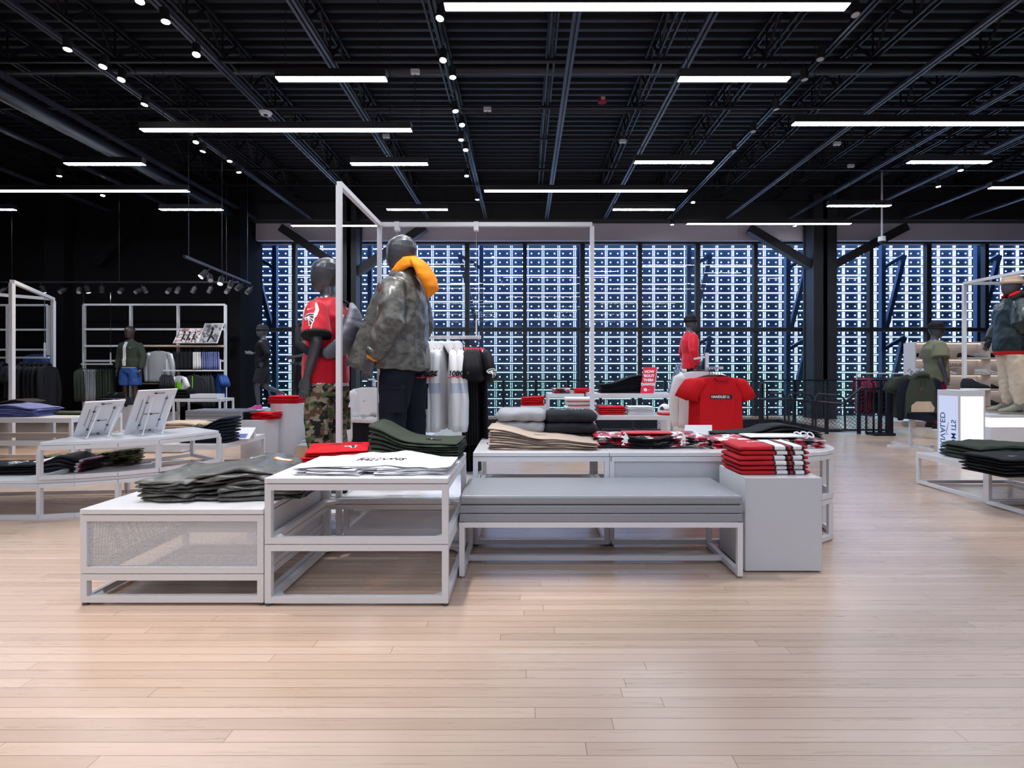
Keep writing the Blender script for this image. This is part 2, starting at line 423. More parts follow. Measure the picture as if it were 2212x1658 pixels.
# ================================================================ camera and render look
cd = bpy.data.cameras.new('camera'); cam = bpy.data.objects.new('camera', cd); COL.objects.link(cam)
cam.location = (0, 0, HC); cam.rotation_euler = (R(90), 0, 0)
cd.sensor_width = 36; cd.lens = 36 * F / 2212
cd.shift_x = (1106 - 1132) / 2212; cd.shift_y = (800 - 829) / 2212
cd.clip_start = .05; cd.clip_end = 80
SC.camera = cam
SC.view_settings.view_transform = 'Standard'; SC.view_settings.look = 'None'
SC.view_settings.exposure = 0.24; SC.view_settings.gamma = 1.0; SC.view_settings.use_curve_mapping = False
w = bpy.data.worlds.new('world'); SC.world = w; w.use_nodes = True
w.node_tree.nodes['Background'].inputs[0].default_value = (.02, .035, .07, 1); w.node_tree.nodes['Background'].inputs[1].default_value = .3
cy = SC.cycles
cy.use_denoising = True; cy.use_adaptive_sampling = True; cy.adaptive_threshold = .03; cy.max_bounces = 6; cy.diffuse_bounces = 3; cy.glossy_bounces = 3; cy.transparent_max_bounces = 12
cy.transmission_bounces = 3; cy.caustics_reflective = False; cy.caustics_refractive = False; cy.sample_clamp_indirect = 6; cy.blur_glossy = .25

# ================================================================ room
HOLE = (-1.0, 6.6, 10.0, 13.3)      # stair opening in the floor
fl = MB()
x0, x1, y0, y1 = HOLE
fl.box(-13.5, 15, -9, y0, -.06, 0); fl.box(-13.5, x0, y0, 13.6, -.06, 0); fl.box(x1, 15, y0, 13.6, -.06, 0); fl.box(x0, x1, y1, 13.6, -.06, 0)
structure(fl.build('floor', 'floor'))
p = MB(); p.box(x0 - .1, x0, y0, y1, -3.6, -.061); p.box(x1, x1 + .1, y0, y1, -3.6, -.061); p.box(x0, x1, y0 - .1, y0, -3.6, -.061); p.box(x0, x1, y1, y1 + .05, -.6, -.061)
p.box(x0 - .1, x1 + .1, y0 - .1, 16, -3.7, -3.6)
structure(p.build('trim_1', 'black')); bpy.data.objects['trim_1']['label'] = 'black sides and lower floor of the stair opening'
structure(MB().box(-13.6, -13.5, -9, 13.6, 0, 6.2).build('wall_left', 'wallblack'))
structure(MB().box(15, 15.1, -9, 13.6, 0, 6.2).build('wall_right', 'wallblack'))
structure(MB().box(-13.6, 15.1, -9.1, -9, 0, 6.2).build('wall_near', 'header'))
b = MB(); b.box(-13.5, X(508, 12.4), 12.4, 13.7, 0, 6.2); b.box(X(496, 12.3), X(524, 12.3), 12.2, 12.5, 0, 6.2); b.box(X(108, 12.3), X(150, 12.3), 12.15, 12.4, 0, 6.2)
b.bar((X(205, 12.2), 12.3, Z(570, 12.3)), (X(300, 12.2), 12.3, Z(470, 12.3)), .22)
structure(b.build('wall_back', 'wallblack'))
hd = MB(); hd.box(X(508, 13.3), 15, 13.35, 13.7, 4.58, 5.02)
structure(hd.build('wall_header', 'header'))
hb = MB(); hb.box(X(508, 13.3), 15, 13.0, 13.7, 5.02, 6.2); structure(hb.build('ceiling_beam', 'black'))
# corrugated deck
d = MB(); prof = []
y = -9.0; i = 0
while y < 13.7:
    prof += [(y, 6.1), (y + .085, 6.1), (y + .105, 6.02), (y + .165, 6.02), (y + .185, 6.1)]; y += .19
vs = [(-13.6, a, z) for a, z in prof] + [(15.1, a, z) for a, z in prof]; n = len(prof)
d.add(vs, [(k, k + 1, k + 1 + n, k + n) for k in range(n - 1)]); d.box(-13.6, 15.1, -9.1, 13.7, 6.14, 6.2)
structure(d.build('ceiling', 'deck'))
# joists (bar trusses running away from the camera)
def joist():
    m = MB(); L0, L1 = 0.0, 14.6
    for zz, dx in ((0, .035), (.42, .035)):
        m.box(-dx - .02, -dx + .005, L0, L1, zz - .02, zz + .02); m.box(dx - .005, dx + .02, L0, L1, zz - .02, zz + .02)
    k = 0; y = L0
    while y < L1 - .6:
        m.bar((0, y, 0), (0, y + .38, .42), .026); m.bar((0, y + .38, .42), (0, y + .76, 0), .026); m.bar((0, y, 0), (0, y, .42), .02)
        y += .76
    return m.mesh('joist')
jm = joist(); jm.materials.append(M_['steel'])
JX = [-10.2, -8.7, -7.2, -5.7, -4.2, -2.7, -1.15, .38, 1.9, 3.38, 4.86, 6.36, 7.9, 9.4, 10.9]
for i, jx in enumerate(JX):
    o = bpy.data.objects.new('ceiling_joist', jm); link(o); o.location = (jx, -1.2, 5.55)
    tag(o, f'black open-web roof joist under the deck, {nth(i, len(JX))} of the parallel joists', 'joist', 'roof joists', 'structure')
# struts: slotted channel rails, slope of each taken from the photo
SL = [-2.6, -2.17, -1.77, -1.40, -1.0, -.63, -.25, .148, .53, .95, 1.33, 1.74, 2.12, 2.5, 2.9]
for i, s in enumerate(SL):
    m = MB(); zr = 3.85
    m.box(-.045, -.012, 0, 14.2, -.02, .02); m.box(.012, .045, 0, 14.2, -.02, .02); m.box(-.04, .04, 0, 14.2, .022, .03)
    dark = s in (-.25, .95)
    m.cur = 0
    o = m.build('ceiling_strut', 'rail' if dark else 'strut'); o.location = (s * zr, -.8, HC + zr)
    tag(o, f'slotted metal ceiling channel running to the windows, {nth(i, len(SL))} of the parallel channels', 'channel', 'ceiling channels', 'structure')
# cross pipes
for pi_, (yy, zr, r) in enumerate(((132, 4.3, .03), (150, 4.4, .075), (233, 4.3, .03), (240, 4.5, .045), (300, 4.3, .02), (366, 4.25, .03), (400, 4.3, .02), (436, 4.2, .03), (452, 4.1, .04))):
    Yp = zr * F / (800 - yy)
    m = MB(); m.tube([(-13.4, Yp, HC + zr), (14.8, Yp, HC + zr)], r, n=10)
    o = m.build('ceiling_pipe', 'steel', smooth=True); tag(o, f'black painted pipe across the ceiling, {nth(pi_, 9)} counted from the camera', 'pipe', 'ceiling pipes', 'structure')
m = MB(); m.tube([(-1.88 * 3.7, -1, HC + 3.7), (-1.88 * 3.7, X(0, 1) and 12.6, HC + 3.7)], .11, n=14)
o = m.build('ceiling_pipe', 'steel', smooth=True); tag(o, 'large black round pipe ending near the corner of the window wall', 'pipe', None, 'structure')
# mullions, transoms, glass
MX = [.02 + 1.523 * k for k in range(-4, 10)]
for i, mx_ in enumerate(MX):
    wd = .062 if i % 2 else .05
    m = MB(); m.box(mx_ - wd, mx_ + wd, 13.54, 13.68, 0 if (mx_ < x0 or mx_ > x1) else -3.5, 4.62)
    o = m.build(f'window_frame_{i+1}', 'black'); structure(o)
m = MB(); m.box(X(522, 13.5), 15, 13.5, 13.7, Z(712, 13.6) - .045, Z(712, 13.6) + .045); m.box(X(522, 13.5), 15, 13.5, 13.7, 4.53, 4.6)
m.box(X(518, 13.5), X(524, 13.5), 13.45, 13.75, 0, 4.6)
structure(m.build('window_transom', 'black'))
edges = [X(522, 13.5)] + MX + [15]
for i in range(len(edges) - 1):
    m = MB(); m.box(edges[i] + .05, edges[i + 1] - .05, 13.6, 13.606, 0 if (edges[i] < x0 - 1 or edges[i] > x1 - .5) else -3.4, 4.56)
    structure(m.build(f'window_{i+1}', 'glass'))
# structural columns with braces
def column(name, px0, px1, Y, br):
    m = MB(); xa, xb = X(px0, Y), X(px1, Y); xc = (xa + xb) / 2; hw = (xb - xa) / 2
    m.box(xa, xb, Y, Y + .06, 0, 5.6); m.box(xa, xb, Y + .44, Y + .5, 0, 5.6); m.box(xc - .05, xc + .05, Y, Y + .5, 0, 5.6)
    m.box(xa + .02, xb - .02, Y + .02, Y + .48, 0, 5.6)
    for (a, b2) in br:
        m.bar((X(a[0], Y), Y + .25, Z(a[1], Y)), (X(b2[0], Y), Y + .25, Z(b2[1], Y)), .2, .2)
    o = m.build(name, 'black'); structure(o)
column('column_1', 1758, 1808, 12.75, [((1790, 585), (1628, 488)), ((1790, 580), (1972, 484))])
column('column_2', 738, 769, 12.75, [((752, 590), (598, 486)), ((755, 590), (915, 484))])
# ---- lit facade wall outside the glass
FYY = 15.5; MW, MH = .477, .2655
pn = MB(); st = MB(); dt = MB()
ix0, ix1 = -18, 46; iz0, iz1 = -6, 17
XO, ZO = X(1070.5, FYY), Z(537.5, FYY)
NZ = iz1 - iz0
pn.box(XO + ix0 * MW, XO + ix1 * MW, FYY + .06, FYY + .12, ZO - 24 * MH, ZO + 3 * MH)
for r_ in range(-3, 24):
    z = ZO - r_ * MH
    st.box(XO + ix0 * MW, XO + ix1 * MW, FYY - .02, FYY + .02, z - .010, z + .010)
    for c in range(ix0, ix1):
        xx = XO + c * MW
        st.box(xx - .030, xx - .020, FYY - .015, FYY + .015, z - MH + .042, z - .04)
        st.box(xx + .020, xx + .030, FYY - .015, FYY + .015, z - MH + .042, z - .04)
        for q in (.27, .73):
            cx, cz = xx + q * MW, z - MH * .52
            dt.add([(cx + .022 * math.cos(a * PI / 4), FYY + .0, cz + .022 * math.sin(a * PI / 4)) for a in range(8)], [tuple(range(8))])
        # box fronts set in front of the backing panel
        pn.box(xx + .055, xx + MW - .055, FYY + .015, FYY + .06, z - MH + .05, z - .045)
ff = thing('facade_wall', 'wall of lit box panels outside the windows', 'facade', kind='structure')
pn.build('panel', 'extblue', ff); st.build('light_strip', 'led', ff); dt.build('light_dot', 'led', ff)
for i, px in enumerate([595, 800, 1040, 1250, 1487, 1700, 1905, 2110, 2250]):
    xx = X(px, 14.5); m = MB(); m.box(xx - .06, xx + .06, 14.42, 14.56, -3.5, 5.2)
    if i % 2 == 0 or i > 4:
        dd = 1 if i > 2 else -1
        for zt in (4.45, 2.15):
            m.bar((xx + dd * .05, 14.5, zt - .35), (xx + dd * .62, 14.5, zt), .09); m.bar((xx + dd * .62, 14.5, zt), (xx + dd * .1, 14.5, zt - 2.1), .11)
    o = m.build('exterior_post', 'extsteel'); tag(o, f'blue steel post with braces outside the glass, {nth(i, 9)} of them', 'post', 'steel posts outside the windows', 'structure')
for i in range(16):   # one unseen area light below is added to brighten the facade's top
    pass
la = bpy.data.lights.new('facade_fill', 'AREA'); la.shape = 'RECTANGLE'; la.size = 22; la.size_y = .3; la.energy = 300; la.color = (.38, .66, 1)
lo = bpy.data.objects.new('facade_fill', la); COL.objects.link(lo); lo.location = (3, 14.75, 5.3); lo.rotation_euler = (R(-12), 0, 0)

# ================================================================ ceiling lights
def led_light(x0, x1, Y, label, z=4.44):
    L = x1 - x0; t = thing('linear_light', label, 'light', ((x0 + x1) / 2, Y, z), group='suspended linear lights')
    MB().box(-L / 2, L / 2, -.05, .05, .008, .10).build('housing', 'black', t)
    MB().box(-L / 2 + .004, L / 2 - .004, -.046, .046, 0, .0078).build('diffuser', 'lightface', t)
    for q in (-.42, .42):
        MB().bar((q * L, 0, .1), (q * L, 0, 5.55 - z), .006).build('cable', 'steel', t)
    return t
LL = []
def row(py, pairs):
    Y = 3.24 * F / (800 - py)
    for a, b2, lab in pairs: LL.append(led_light(X(a, Y), X(b2, Y), Y, lab))
row(16, [(960, 1831, 'long linear ceiling light along the top edge, nearest to the camera')])
row(172, [(598, 835, 'short linear ceiling light high up, between the spotlights and the post frame'), (1466, 1704, 'short linear ceiling light, high up on the right side')])
row(282, [(306, 889, 'long linear ceiling light above the red jersey mannequin')])
row(268, [(1713, 2300, 'long linear ceiling light cut off by the right edge')])
row(355, [(142, 311, 'short linear ceiling light, leftmost of the middle row'), (758, 924, 'short linear ceiling light above the orange hood mannequin')])
row(351, [(1371, 1540, 'short linear ceiling light, middle row, right of centre'), (1962, 2138, 'short linear ceiling light near the bright spot on the right')])
row(413, [(-90, 407, 'long linear ceiling light cut off by the left edge'), (1046, 1484, 'long linear ceiling light in the middle above the tall white frame')])
row(406, [(2138, 2560, 'linear ceiling light just entering at the right edge, above the brown beanie')])
row(453, [(-110, 32, 'short linear ceiling light at the left edge, above the coat rack'), (346, 480, 'short linear ceiling light above the back wall garment display'),
          (836, 967, 'short linear ceiling light just above the white frame corner'), (1324, 1457, 'short linear ceiling light above the right end of the white frame')])
row(445, [(1788, 1923, 'short linear ceiling light beside the camera dome pole')])
row(488, [(630, 985, 'long linear ceiling light in front of the drywall header, left')])
row(484, [(1484, 1837, 'long linear ceiling light in front of the drywall header, right')])
def area(x, y, z, sx, sy, e, col=(.83, .89, 1)):  # unseen lamps added as foreground fill, carrying on the ceiling light rows
    la = bpy.data.lights.new('fill_lamp', 'AREA'); la.shape = 'RECTANGLE'; la.size = sx; la.size_y = sy; la.energy = e; la.color = col
    lo = bpy.data.objects.new('fill_lamp', la); COL.objects.link(lo); lo.location = (x, y, z)
for (ax_, ay_) in ((-3.3, 2.3), (5.5, 2.3), (1.1, -.1), (-3.3, -2.4), (5.5, -2.4), (1.1, -4.7), (-7.5, -4.7), (9.5, -4.7), (-3.3, -7.0), (5.5, -7.0)): area(ax_, ay_, 4.44, 3.66, .1, 44)
for (ax_, ay_) in ((-2.2, 3.4), (2.3, 1.1), (-2.2, 1.1), (-2.2, -1.3), (2.3, -1.3), (-2.2, -3.6), (2.3, -3.6), (2.3, -5.9), (-2.2, -5.9), (6.6, 1.1), (-6.6, 1.1)): area(ax_, ay_, 4.44, 1.22, .1, 15)
# ---- spotlights on the tracks
def spot_proto():
    t = thing('track_spotlight', 'x', 'spotlight', (0, 0, 0), group='ceiling spotlights')
    MB().tube([(0, 0, 0), (0, 0, .13)], .045, n=14).build('housing', 'black', t, smooth=False)
    MB().tube([(0, 0, .13), (0, 0, .2)], .008, n=6).build('stem', 'black', t)
    MB().tube([(0, 0, -.004), (0, 0, .0)], .038, n=14).build('lens', 'spotface', t)
    return t
SP = [(302, 3, 1, 'top edge of the photo'), (358, 47, 1, 'big starburst near the top left'), (146, 107, 1, 'upper left corner'), (222, 144, 1, 'bright one below the upper left corner one'),
      (262, 172, 1, 'just below the bright upper left one'), (424, 118, 1, 'small yellowish one right of the big starburst'), (312, 226, 1, 'above the left end of a long light'),
      (423, 307, 1, 'just below the long light'), (438, 327, 1, 'second below the long light'), (496, 348, 1, 'starburst below the long light'), (516, 372, 1, 'small one under the starburst'),
      (128, 380, 1, 'above the far left long light'), (222, 422, 1, 'below the far left long light'), (950, 40, 1, 'at the left end of the nearest long light'), (957, 130, 1, 'central track, second from the camera'),
      (978, 167, 1, 'central track, third from the camera'), (984, 240, 1, 'central track, fourth from the camera'), (998, 270, 1, 'central track, fifth from the camera'), (996, 302, 1, 'central track, sixth from the camera'),
      (1006, 324, 1, 'central track, seventh from the camera'), (1008, 380, 1, 'central track beside the short light'), (1031, 431, 1, 'central track, farthest lit one'),
      (1848, 32, 0, 'unlit with a round honeycomb face, top right'), (1772, 128, 0, 'unlit, right track, second from the camera'), (1738, 172, 0, 'unlit, right end of the short light'), (1677, 236, 0, 'unlit, right track, middle'),
      (1627, 284, 0, 'unlit, tilted, right track beside the long light'), (1586, 326, 0, 'unlit, right track, beyond the tilted one'), (1497, 437, 1, 'small lit one at the far end of the right track'),
      (1452, 485, 1, 'small lit one against the drywall header'), (1717, 488, 1, 'small lit one under the long header light'), (2075, 368, 1, 'starburst on the right below the short light'), (2027, 403, 1, 'small one beside the right starburst')]
sp0 = spot_proto()
for i, (px, py, on, lab) in enumerate(SP):
    Zr = 3.62; Y = Zr * F / (800 - py)
    o = sp0 if i == 0 else copy_tree(sp0)
    o.location = (X(px, Y), Y, HC + Zr); o['label'] = 'track spotlight, ' + lab
    tx = R(random.uniform(-14, 6)); ty = R(random.uniform(-10, 10)); o.rotation_euler = (tx, ty, 0)
    if not on:
        for ch in o.children:
            if ch.name.startswith('lens'): ch.data = ch.data.copy(); ch.data.materials[0] = M_['spotdim']
def spotlamp(loc, tgt, e, col=(1, .97, .93), ang=42, blend=.6):
    la = bpy.data.lights.new('spot_lamp', 'SPOT'); la.energy = e; la.color = col; la.spot_size = R(ang); la.spot_blend = blend; la.shadow_soft_size = .05
    lo = bpy.data.objects.new('spot_lamp', la); COL.objects.link(lo); lo.location = loc
    lo.rotation_euler = (Vector(tgt) - Vector(loc)).to_track_quat('-Z', 'Y').to_euler()
spotlamp((-2.6, 3.3, 4.75), (-2.1, 3.0, .5), 230, ang=50); spotlamp((-.9, 2.6, 4.75), (-.9, 3.0, .6), 200, ang=44); spotlamp((-.95, 4.6, 4.75), (-.9, 3.9, 1.2), 170, ang=40)
spotlamp((-.85, 3.2, 4.75), (.2, 3.9, .7), 200, ang=46); spotlamp((3.5, 4.0, 4.75), (1.7, 4.0, .7), 190, ang=40); spotlamp((3.5, 5.5, 4.75), (2.3, 5.9, 1), 180, ang=36)
spotlamp((-3.8, 5.0, 4.75), (-3.6, 4.6, .6), 200, ang=46); spotlamp((-5.4, 6.6, 4.75), (-4.6, 6.2, .5), 200, ang=50); spotlamp((3.6, 3.0, 4.75), (4.6, 4.2, .4), 190, ang=50)
spotlamp((6.0, 5.0, 4.75), (6.3, 6.6, 1.4), 260, ang=36); spotlamp((-.9, 6.5, 4.75), (1.8, 8.2, .9), 220, ang=46); spotlamp((-3.8, 8.2, 4.75), (-3.4, 7.5, .7), 200, ang=46)
spotlamp((-5.2, 1.2, 4.75), (-3.0, 1.3, 0), 420, (1, .72, .44), 60, 1); spotlamp((-6.5, 8.5, 4.75), (-6.4, 7.0, 0), 620, (1, .74, .42), 55, 1)
spotlamp((-7.2, 9.3, 4.5), (-8.0, 11.6, 1.4), 300, (1, .93, .82), 56); spotlamp((-9.5, 9.3, 4.5), (-11, 11.6, 1.4), 220, (1, .93, .82), 56); spotlamp((-5.6, 9.3, 4.5), (-7.0, 11.6, 1.2), 260, (1, .93, .82), 50)
spotlamp((7.5, 7.5, 4.75), (7.2, 9.2, 1.2), 240, ang=44); spotlamp((2.6, 8.0, 4.75), (2.6, 9.6, 1.6), 200, ang=32); spotlamp((-5.4, 9.5, 4.7), (-6.0, 10.8, 1.2), 160, ang=44)
# ---- small ceiling things
t = thing('security_camera', 'white dome camera hanging on a long pole before the header', 'camera', (X(1905, 11), 11, Z(524, 11)))
MB().tube([(0, 0, .12), (0, 0, 5.5 - Z(524, 11))], .018, n=10).build('pole', 'white', t, smooth=True)
MB().tube([(0, 0, .03), (0, 0, .13)], [.075, .07], n=18).build('housing', 'white', t)
MB().tube([(0, 0, 0), (0, 0, .03)], [.045, .055], n=16, round_=True).build('dome', 'black', t, smooth=True)
Yd = 3.7 * F / (800 - 248)
t = thing('smoke_detector', 'round white smoke detector under a ceiling channel', 'detector', (X(574, Yd), Yd, 4.9))
MB().tube([(0, 0, 0), (0, 0, .035)], [.07, .09], n=22).build('body', 'white', t); MB().tube([(0, 0, -.012), (0, 0, 0)], .03, n=14).build('sensor', 'black', t)
Yd = 4.2 * F / (800 - 221)
t = thing('alarm_strobe', 'small red alarm device hidden among the ceiling joists', 'alarm', (X(1301, Yd), Yd, 5.4))
MB().tube([(0, 0, 0), (0, 0, .06)], .07, n=18).build('body', 'darkred', t); MB().box(-.03, .03, -.085, -.06, .01, .05).build('lens', 'spotdim', t)
for i, (px, py, lab) in enumerate([(897, 155, 'upper left of the central track'), (1053, 236, 'right of the central track'), (834, 294, 'under the long left light'), (1345, 305, 'right of the central channel'), (1808, 310, 'between the right channels'), (1838, 358, 'lower right of the others')]):
    Yd = 4.1 * F / (800 - py); t = thing('junction_box', f'small white ceiling junction box, {lab}', 'junction box', (X(px, Yd), Yd, HC + 4.1), group='ceiling junction boxes')
    MB().box(-.06, .06, -.03, .03, -.03, .03).build('box', 'white', t, bevel=.006); MB().bar((0, 0, -.03), (0, 0, -.42), .008).build('cable', 'steel', t)
# ---- hanging track on the back wall, with spots
def track(name, a, b2, label, spots):
    a = Vector(a); b2 = Vector(b2); t = thing(name, label, 'light track', tuple(a)); d_ = b2 - a
    MB().bar((0, 0, 0), d_, .04, .035).build('rail', 'steel', t)
    for q in (.05, .5, .95): MB().bar(d_ * q + Vector((0, 0, .02)), d_ * q + Vector((0, 0, 5.5 - a.z - d_.z * q)), .008).build('cable', 'steel', t)
    return t
track('light_track', (X(0, 10.9), 10.9, Z(609, 10.9)), (X(515, 10.9), 10.9, Z(609, 10.9)), 'black light track hanging along the back wall display', 0)
pa = Vector((X(398, 7.6), 7.6, Z(553, 7.6))); pb = Vector((X(540, 10.2), 10.2, Z(612, 10.2)))
track('light_track', pa, pb, 'black light track slanting towards the window corner', 0)
for i, px in enumerate([0, 95, 129, 170, 191, 220, 258, 292, 316, 361, 381, 415, 450, 488]):
    o = copy_tree(sp0); o.location = (X(px, 10.9), 10.9, Z(609, 10.9) - .22); lit = px in (95, 191)
    o['label'] = f'small track spotlight over the back wall display, {nth(i, 14)} on its track'; o['group'] = 'back wall spotlights'
    o.rotation_euler = (R(random.choice((-35, -20, 10, -50))) if not lit else R(25), R(random.uniform(-30, 30)) if not lit else 0, 0)
    if not lit:
        for ch in o.children:
            if ch.name.startswith('lens'): ch.data = ch.data.copy(); ch.data.materials[0] = M_['spotdim']
for i, q in enumerate((.2, .33, .47, .62, .74, .93)):
    o = copy_tree(sp0); pq = pa.lerp(pb, q); o.location = pq - Vector((0, 0, .22)); o['label'] = f'small spotlight on the slanting track, {nth(i, 6)} of six'; o['group'] = 'slanting track spotlights'
    o.rotation_euler = (R(-30), R(random.uniform(-40, 40)), 0)
    if i not in (0, 2):
        for ch in o.children:
            if ch.name.startswith('lens'): ch.data = ch.data.copy(); ch.data.materials[0] = M_['spotdim']

# ================================================================ display tables
def seams(x, y0, y1): pass
PW = .032
def frame_box(name, pts, z0, z1, parent, m='white', legs=True, gus=True):
    """welded square-tube frame on a polygon plan: rails as one part, each post a child named leg"""
    n = len(pts); r = MB()
    for z in (z0 + PW / 2, z1 - PW / 2):
        for i in range(n):
            a = pts[i]; c = pts[(i + 1) % n]; dv = Vector((c[0] - a[0], c[1] - a[1], 0)).normalized() * (PW / 2) * (0 if n != 4 else (1 if i % 2 == 0 else -1)); r.bar(Vector((a[0], a[1], z)) - dv, Vector((c[0], c[1], z)) + dv, PW)
    if gus:
        for i in range(n):
            a = Vector((*pts[i], z0 + .004)); p1 = Vector((*pts[i - 1], z0 + .004)); p2 = Vector((*pts[(i + 1) % n], z0 + .004))
            if (p1 - a).length > .3 and (p2 - a).length > .3:
                d1 = (p1 - a).normalized() * .1; d2 = (p2 - a).normalized() * .1
                r.add([a, a + d1, a + d2, a + Vector((0, 0, .02)), a + d1 + Vector((0, 0, .02)), a + d2 + Vector((0, 0, .02))], [(0, 2, 1), (3, 4, 5), (0, 1, 4, 3), (1, 2, 5, 4), (2, 0, 3, 5)])
    f = r.build(name, m, parent)
    if legs:
        for i in range(n):
            a = pts[i]
            if legs is True or i in legs: MB().box(a[0] - PW / 2, a[0] + PW / 2, a[1] - PW / 2, a[1] + PW / 2, z0 + PW, z1 - PW).build('leg', m, f)
    return f
def rect(w, d): h = PW / 2; return [(h, h), (w - h, h), (w - h, d - h), (h, d - h)]
def glides(t, pts):
    for a in pts: MB().tube([(a[0], a[1], 0), (a[0], a[1], .018)], .016, n=10).build('glide_foot', 'seam', t)
# low table, front left
xa = X(177, 2.635); Yf = 2.625
T1 = thing('display_table', 'low white table at the front left with a perforated panel and camo jackets', 'table', (xa, Yf, 0), group='white display tables')
w1, d1 = X(569, Yf) - xa, .81
frame_box('base_frame', rect(w1, d1), .015, .160, T1); frame_box('upper_frame', rect(w1, d1), .164, .462, T1)
MB().box(PW, w1 - PW, .012, .0135, .164 + PW, .462 - PW).build('perforated_panel', 'perf', T1)
MB().box(PW, w1 - PW, d1 - .0135, d1 - .012, .164 + PW, .38).build('back_panel', 'perf', T1)
MB().box(w1 - .012, w1 - .010, PW, d1 - PW, .164 + PW, .462 - PW).build('side_panel', 'white', T1)
MB().box(.010, .012, PW, d1 - PW, .164 + PW, .462 - PW).build('side_panel', 'perf', T1)
MB().box(0, w1, -.004, d1, .466, .493).build('table_top', 'top', T1, bevel=.003); glides(T1, rect(w1, d1))
# high table beside it
xb = X(571.5, 2.617); Yb = 2.617; w2, d2 = X(968, 2.617) - xb, .82
T2 = thing('display_table', 'taller white open-frame table at the front holding white, red and olive clothes', 'table', (xb, Yb, 0), group='white display tables')
frame_box('base_frame', rect(w2, d2), .015, .313, T2); frame_box('upper_frame', rect(w2, d2), .317, .622, T2)
MB().box(0, w2, -.004, d2, .626, .653).build('table_top', 'top', T2, bevel=.003); glides(T2, rect(w2, d2))
# mannequin platform behind
T3 = thing('mannequin_platform', 'low white platform under the orange-hood mannequin', 'platform', (-1.215, 3.455, 0))
w3, d3 = .86, .93
frame_box('base_frame', rect(w3, d3), .01, .10, T3); frame_box('upper_frame', rect(w3, d3), .10, .318, T3)
MB().box(PW, w3 - PW, .01, .012, .13, .29).build('perforated_panel', 'perf', T3)
MB().box(0, w3, 0, d3, .32, .348).build('platform_top', 'top', T3, bevel=.003)
T4 = thing('mannequin_platform', 'small low white platform under the red jersey mannequin', 'platform', (-1.95, 3.62, 0))
MB().box(0, .66, 0, .7, .18, .2).build('platform_top', 'top', T4, bevel=.003); frame_box('base_frame', rect(.66, .7), 0, .178, T4)
# tables behind the bench
xd = X(1022, 3.51); Yd = 3.505; w4, d4 = X(1316, 3.505) - xd, .815
T5 = thing('display_table', 'white table behind the bench with khaki trousers and sweatshirts', 'table', (xd, Yd, 0), group='white display tables')
frame_box('base_frame', rect(w4, d4), .015, .30, T5); frame_box('upper_frame', rect(w4, d4), .304, .612, T5)
MB().box(0, w4, -.004, d4, .615, .642).build('table_top', 'top', T5, bevel=.003); glides(T5, rect(w4, d4))
T6 = thing('display_table', 'white table with a half-round end under the football jerseys', 'table', (xd + w4 + .003, Yd, 0), group='white display tables')
rr = .41; cxx = 1.885 - (xd + w4 + .003)
half = [(cxx + rr * math.sin(a * PI / 16), rr - rr * math.cos(a * PI / 16)) for a in range(17)]
plan = [(0, 0)] + half + [(0, 2 * rr)]
MB().prism(plan, .615, .642).build('table_top', 'top', T6, bevel=.003)
hp = [(PW / 2, PW / 2)] + [(cxx + (rr - PW / 2) * math.sin(a * PI / 8), rr - (rr - PW / 2) * math.cos(a * PI / 8)) for a in range(9)] + [(PW / 2, 2 * rr - PW / 2)]
frame_box('base_frame', hp, .015, .30, T6, legs=[0, 1, 3, 5, 7, 9, 10], gus=False); frame_box('upper_frame', hp, .304, .612, T6, legs=[0, 1, 3, 5, 7, 9, 10], gus=False)
MB().box(PW, cxx - .02, .012, .0135, .335, .58).build('perforated_panel', 'perf_dense', T6); MB().box(PW, cxx - .02, .05, .052, .335, .58).build('inner_panel', 'inner', T6)
glides(T6, [hp[0], hp[1], hp[5], hp[9], hp[10]])
# bench
xB = X(992, 2.965); YB = 2.965; wB, dB = X(1605, 2.965) - xB, .52
B = thing('bench', 'long grey upholstered bench with white metal legs', 'bench', (xB, YB, 0))
def cushion(z0, z1, e=0.0):
    m = MB(); m.box(-e, wB + e, -e, dB + e, z0, z1); return m
c1 = cushion(.425, .478); c1.build('seat_cushion', 'bench', B, bevel=.014)
cushion(.376, .4215, -.001).build('seat_cushion', 'bench', B, bevel=.006); cushion(.325, .3725, -.001).build('seat_cushion', 'bench', B, bevel=.006)
MB().box(.012, wB - .012, .012, dB - .012, .33, .47).build('cushion_core', 'seam', B)
fr = MB()
for yy in (.016, dB - .016): fr.bar((.0, yy, .309), (wB, yy, .309), .03)
for xx in (.015, wB - .015): fr.bar((xx, .0, .309), (xx, dB, .309), .03); fr.bar((xx, .03, .028), (xx, dB - .03, .028), .03)
fr.bar((.03, dB / 2, .028), (wB - .03, dB / 2, .028), .03)
f_ = fr.build('bench_frame', 'white', B)
for xx in (.015, wB - .015):
    for yy in (.016, dB - .016):
        MB().box(xx - .015, xx + .015, yy - .015, yy + .015, .013, .294).build('leg', 'white', B); MB().tube([(xx, yy, 0), (xx, yy, .013)], .015, n=12).build('glide_foot', 'metal', B)
# square pedestal
Yp = 3.055; xp = X(1610, Yp); wp = X(1776, Yp) - xp
P1 = thing('display_pedestal', 'square white perforated pedestal holding red striped sweaters', 'pedestal', (xp, Yp, 0))
MB().box(.004, wp - .004, .004, .40, .01, .555).build('body', 'inner', P1)
MB().box(0, wp, 0, .0015, .01, .556).build('perforated_panel', 'perf_dense', P1); MB().box(-.0005, .001, 0, .404, .01, .556).build('side_panel', 'white', P1)
MB().box(wp - .001, wp, 0, .404, .01, .556).build('side_panel', 'perf_dense', P1); MB().box(0, wp, 0, .404, .556, .564).build('pedestal_top', 'top', P1, bevel=.002)
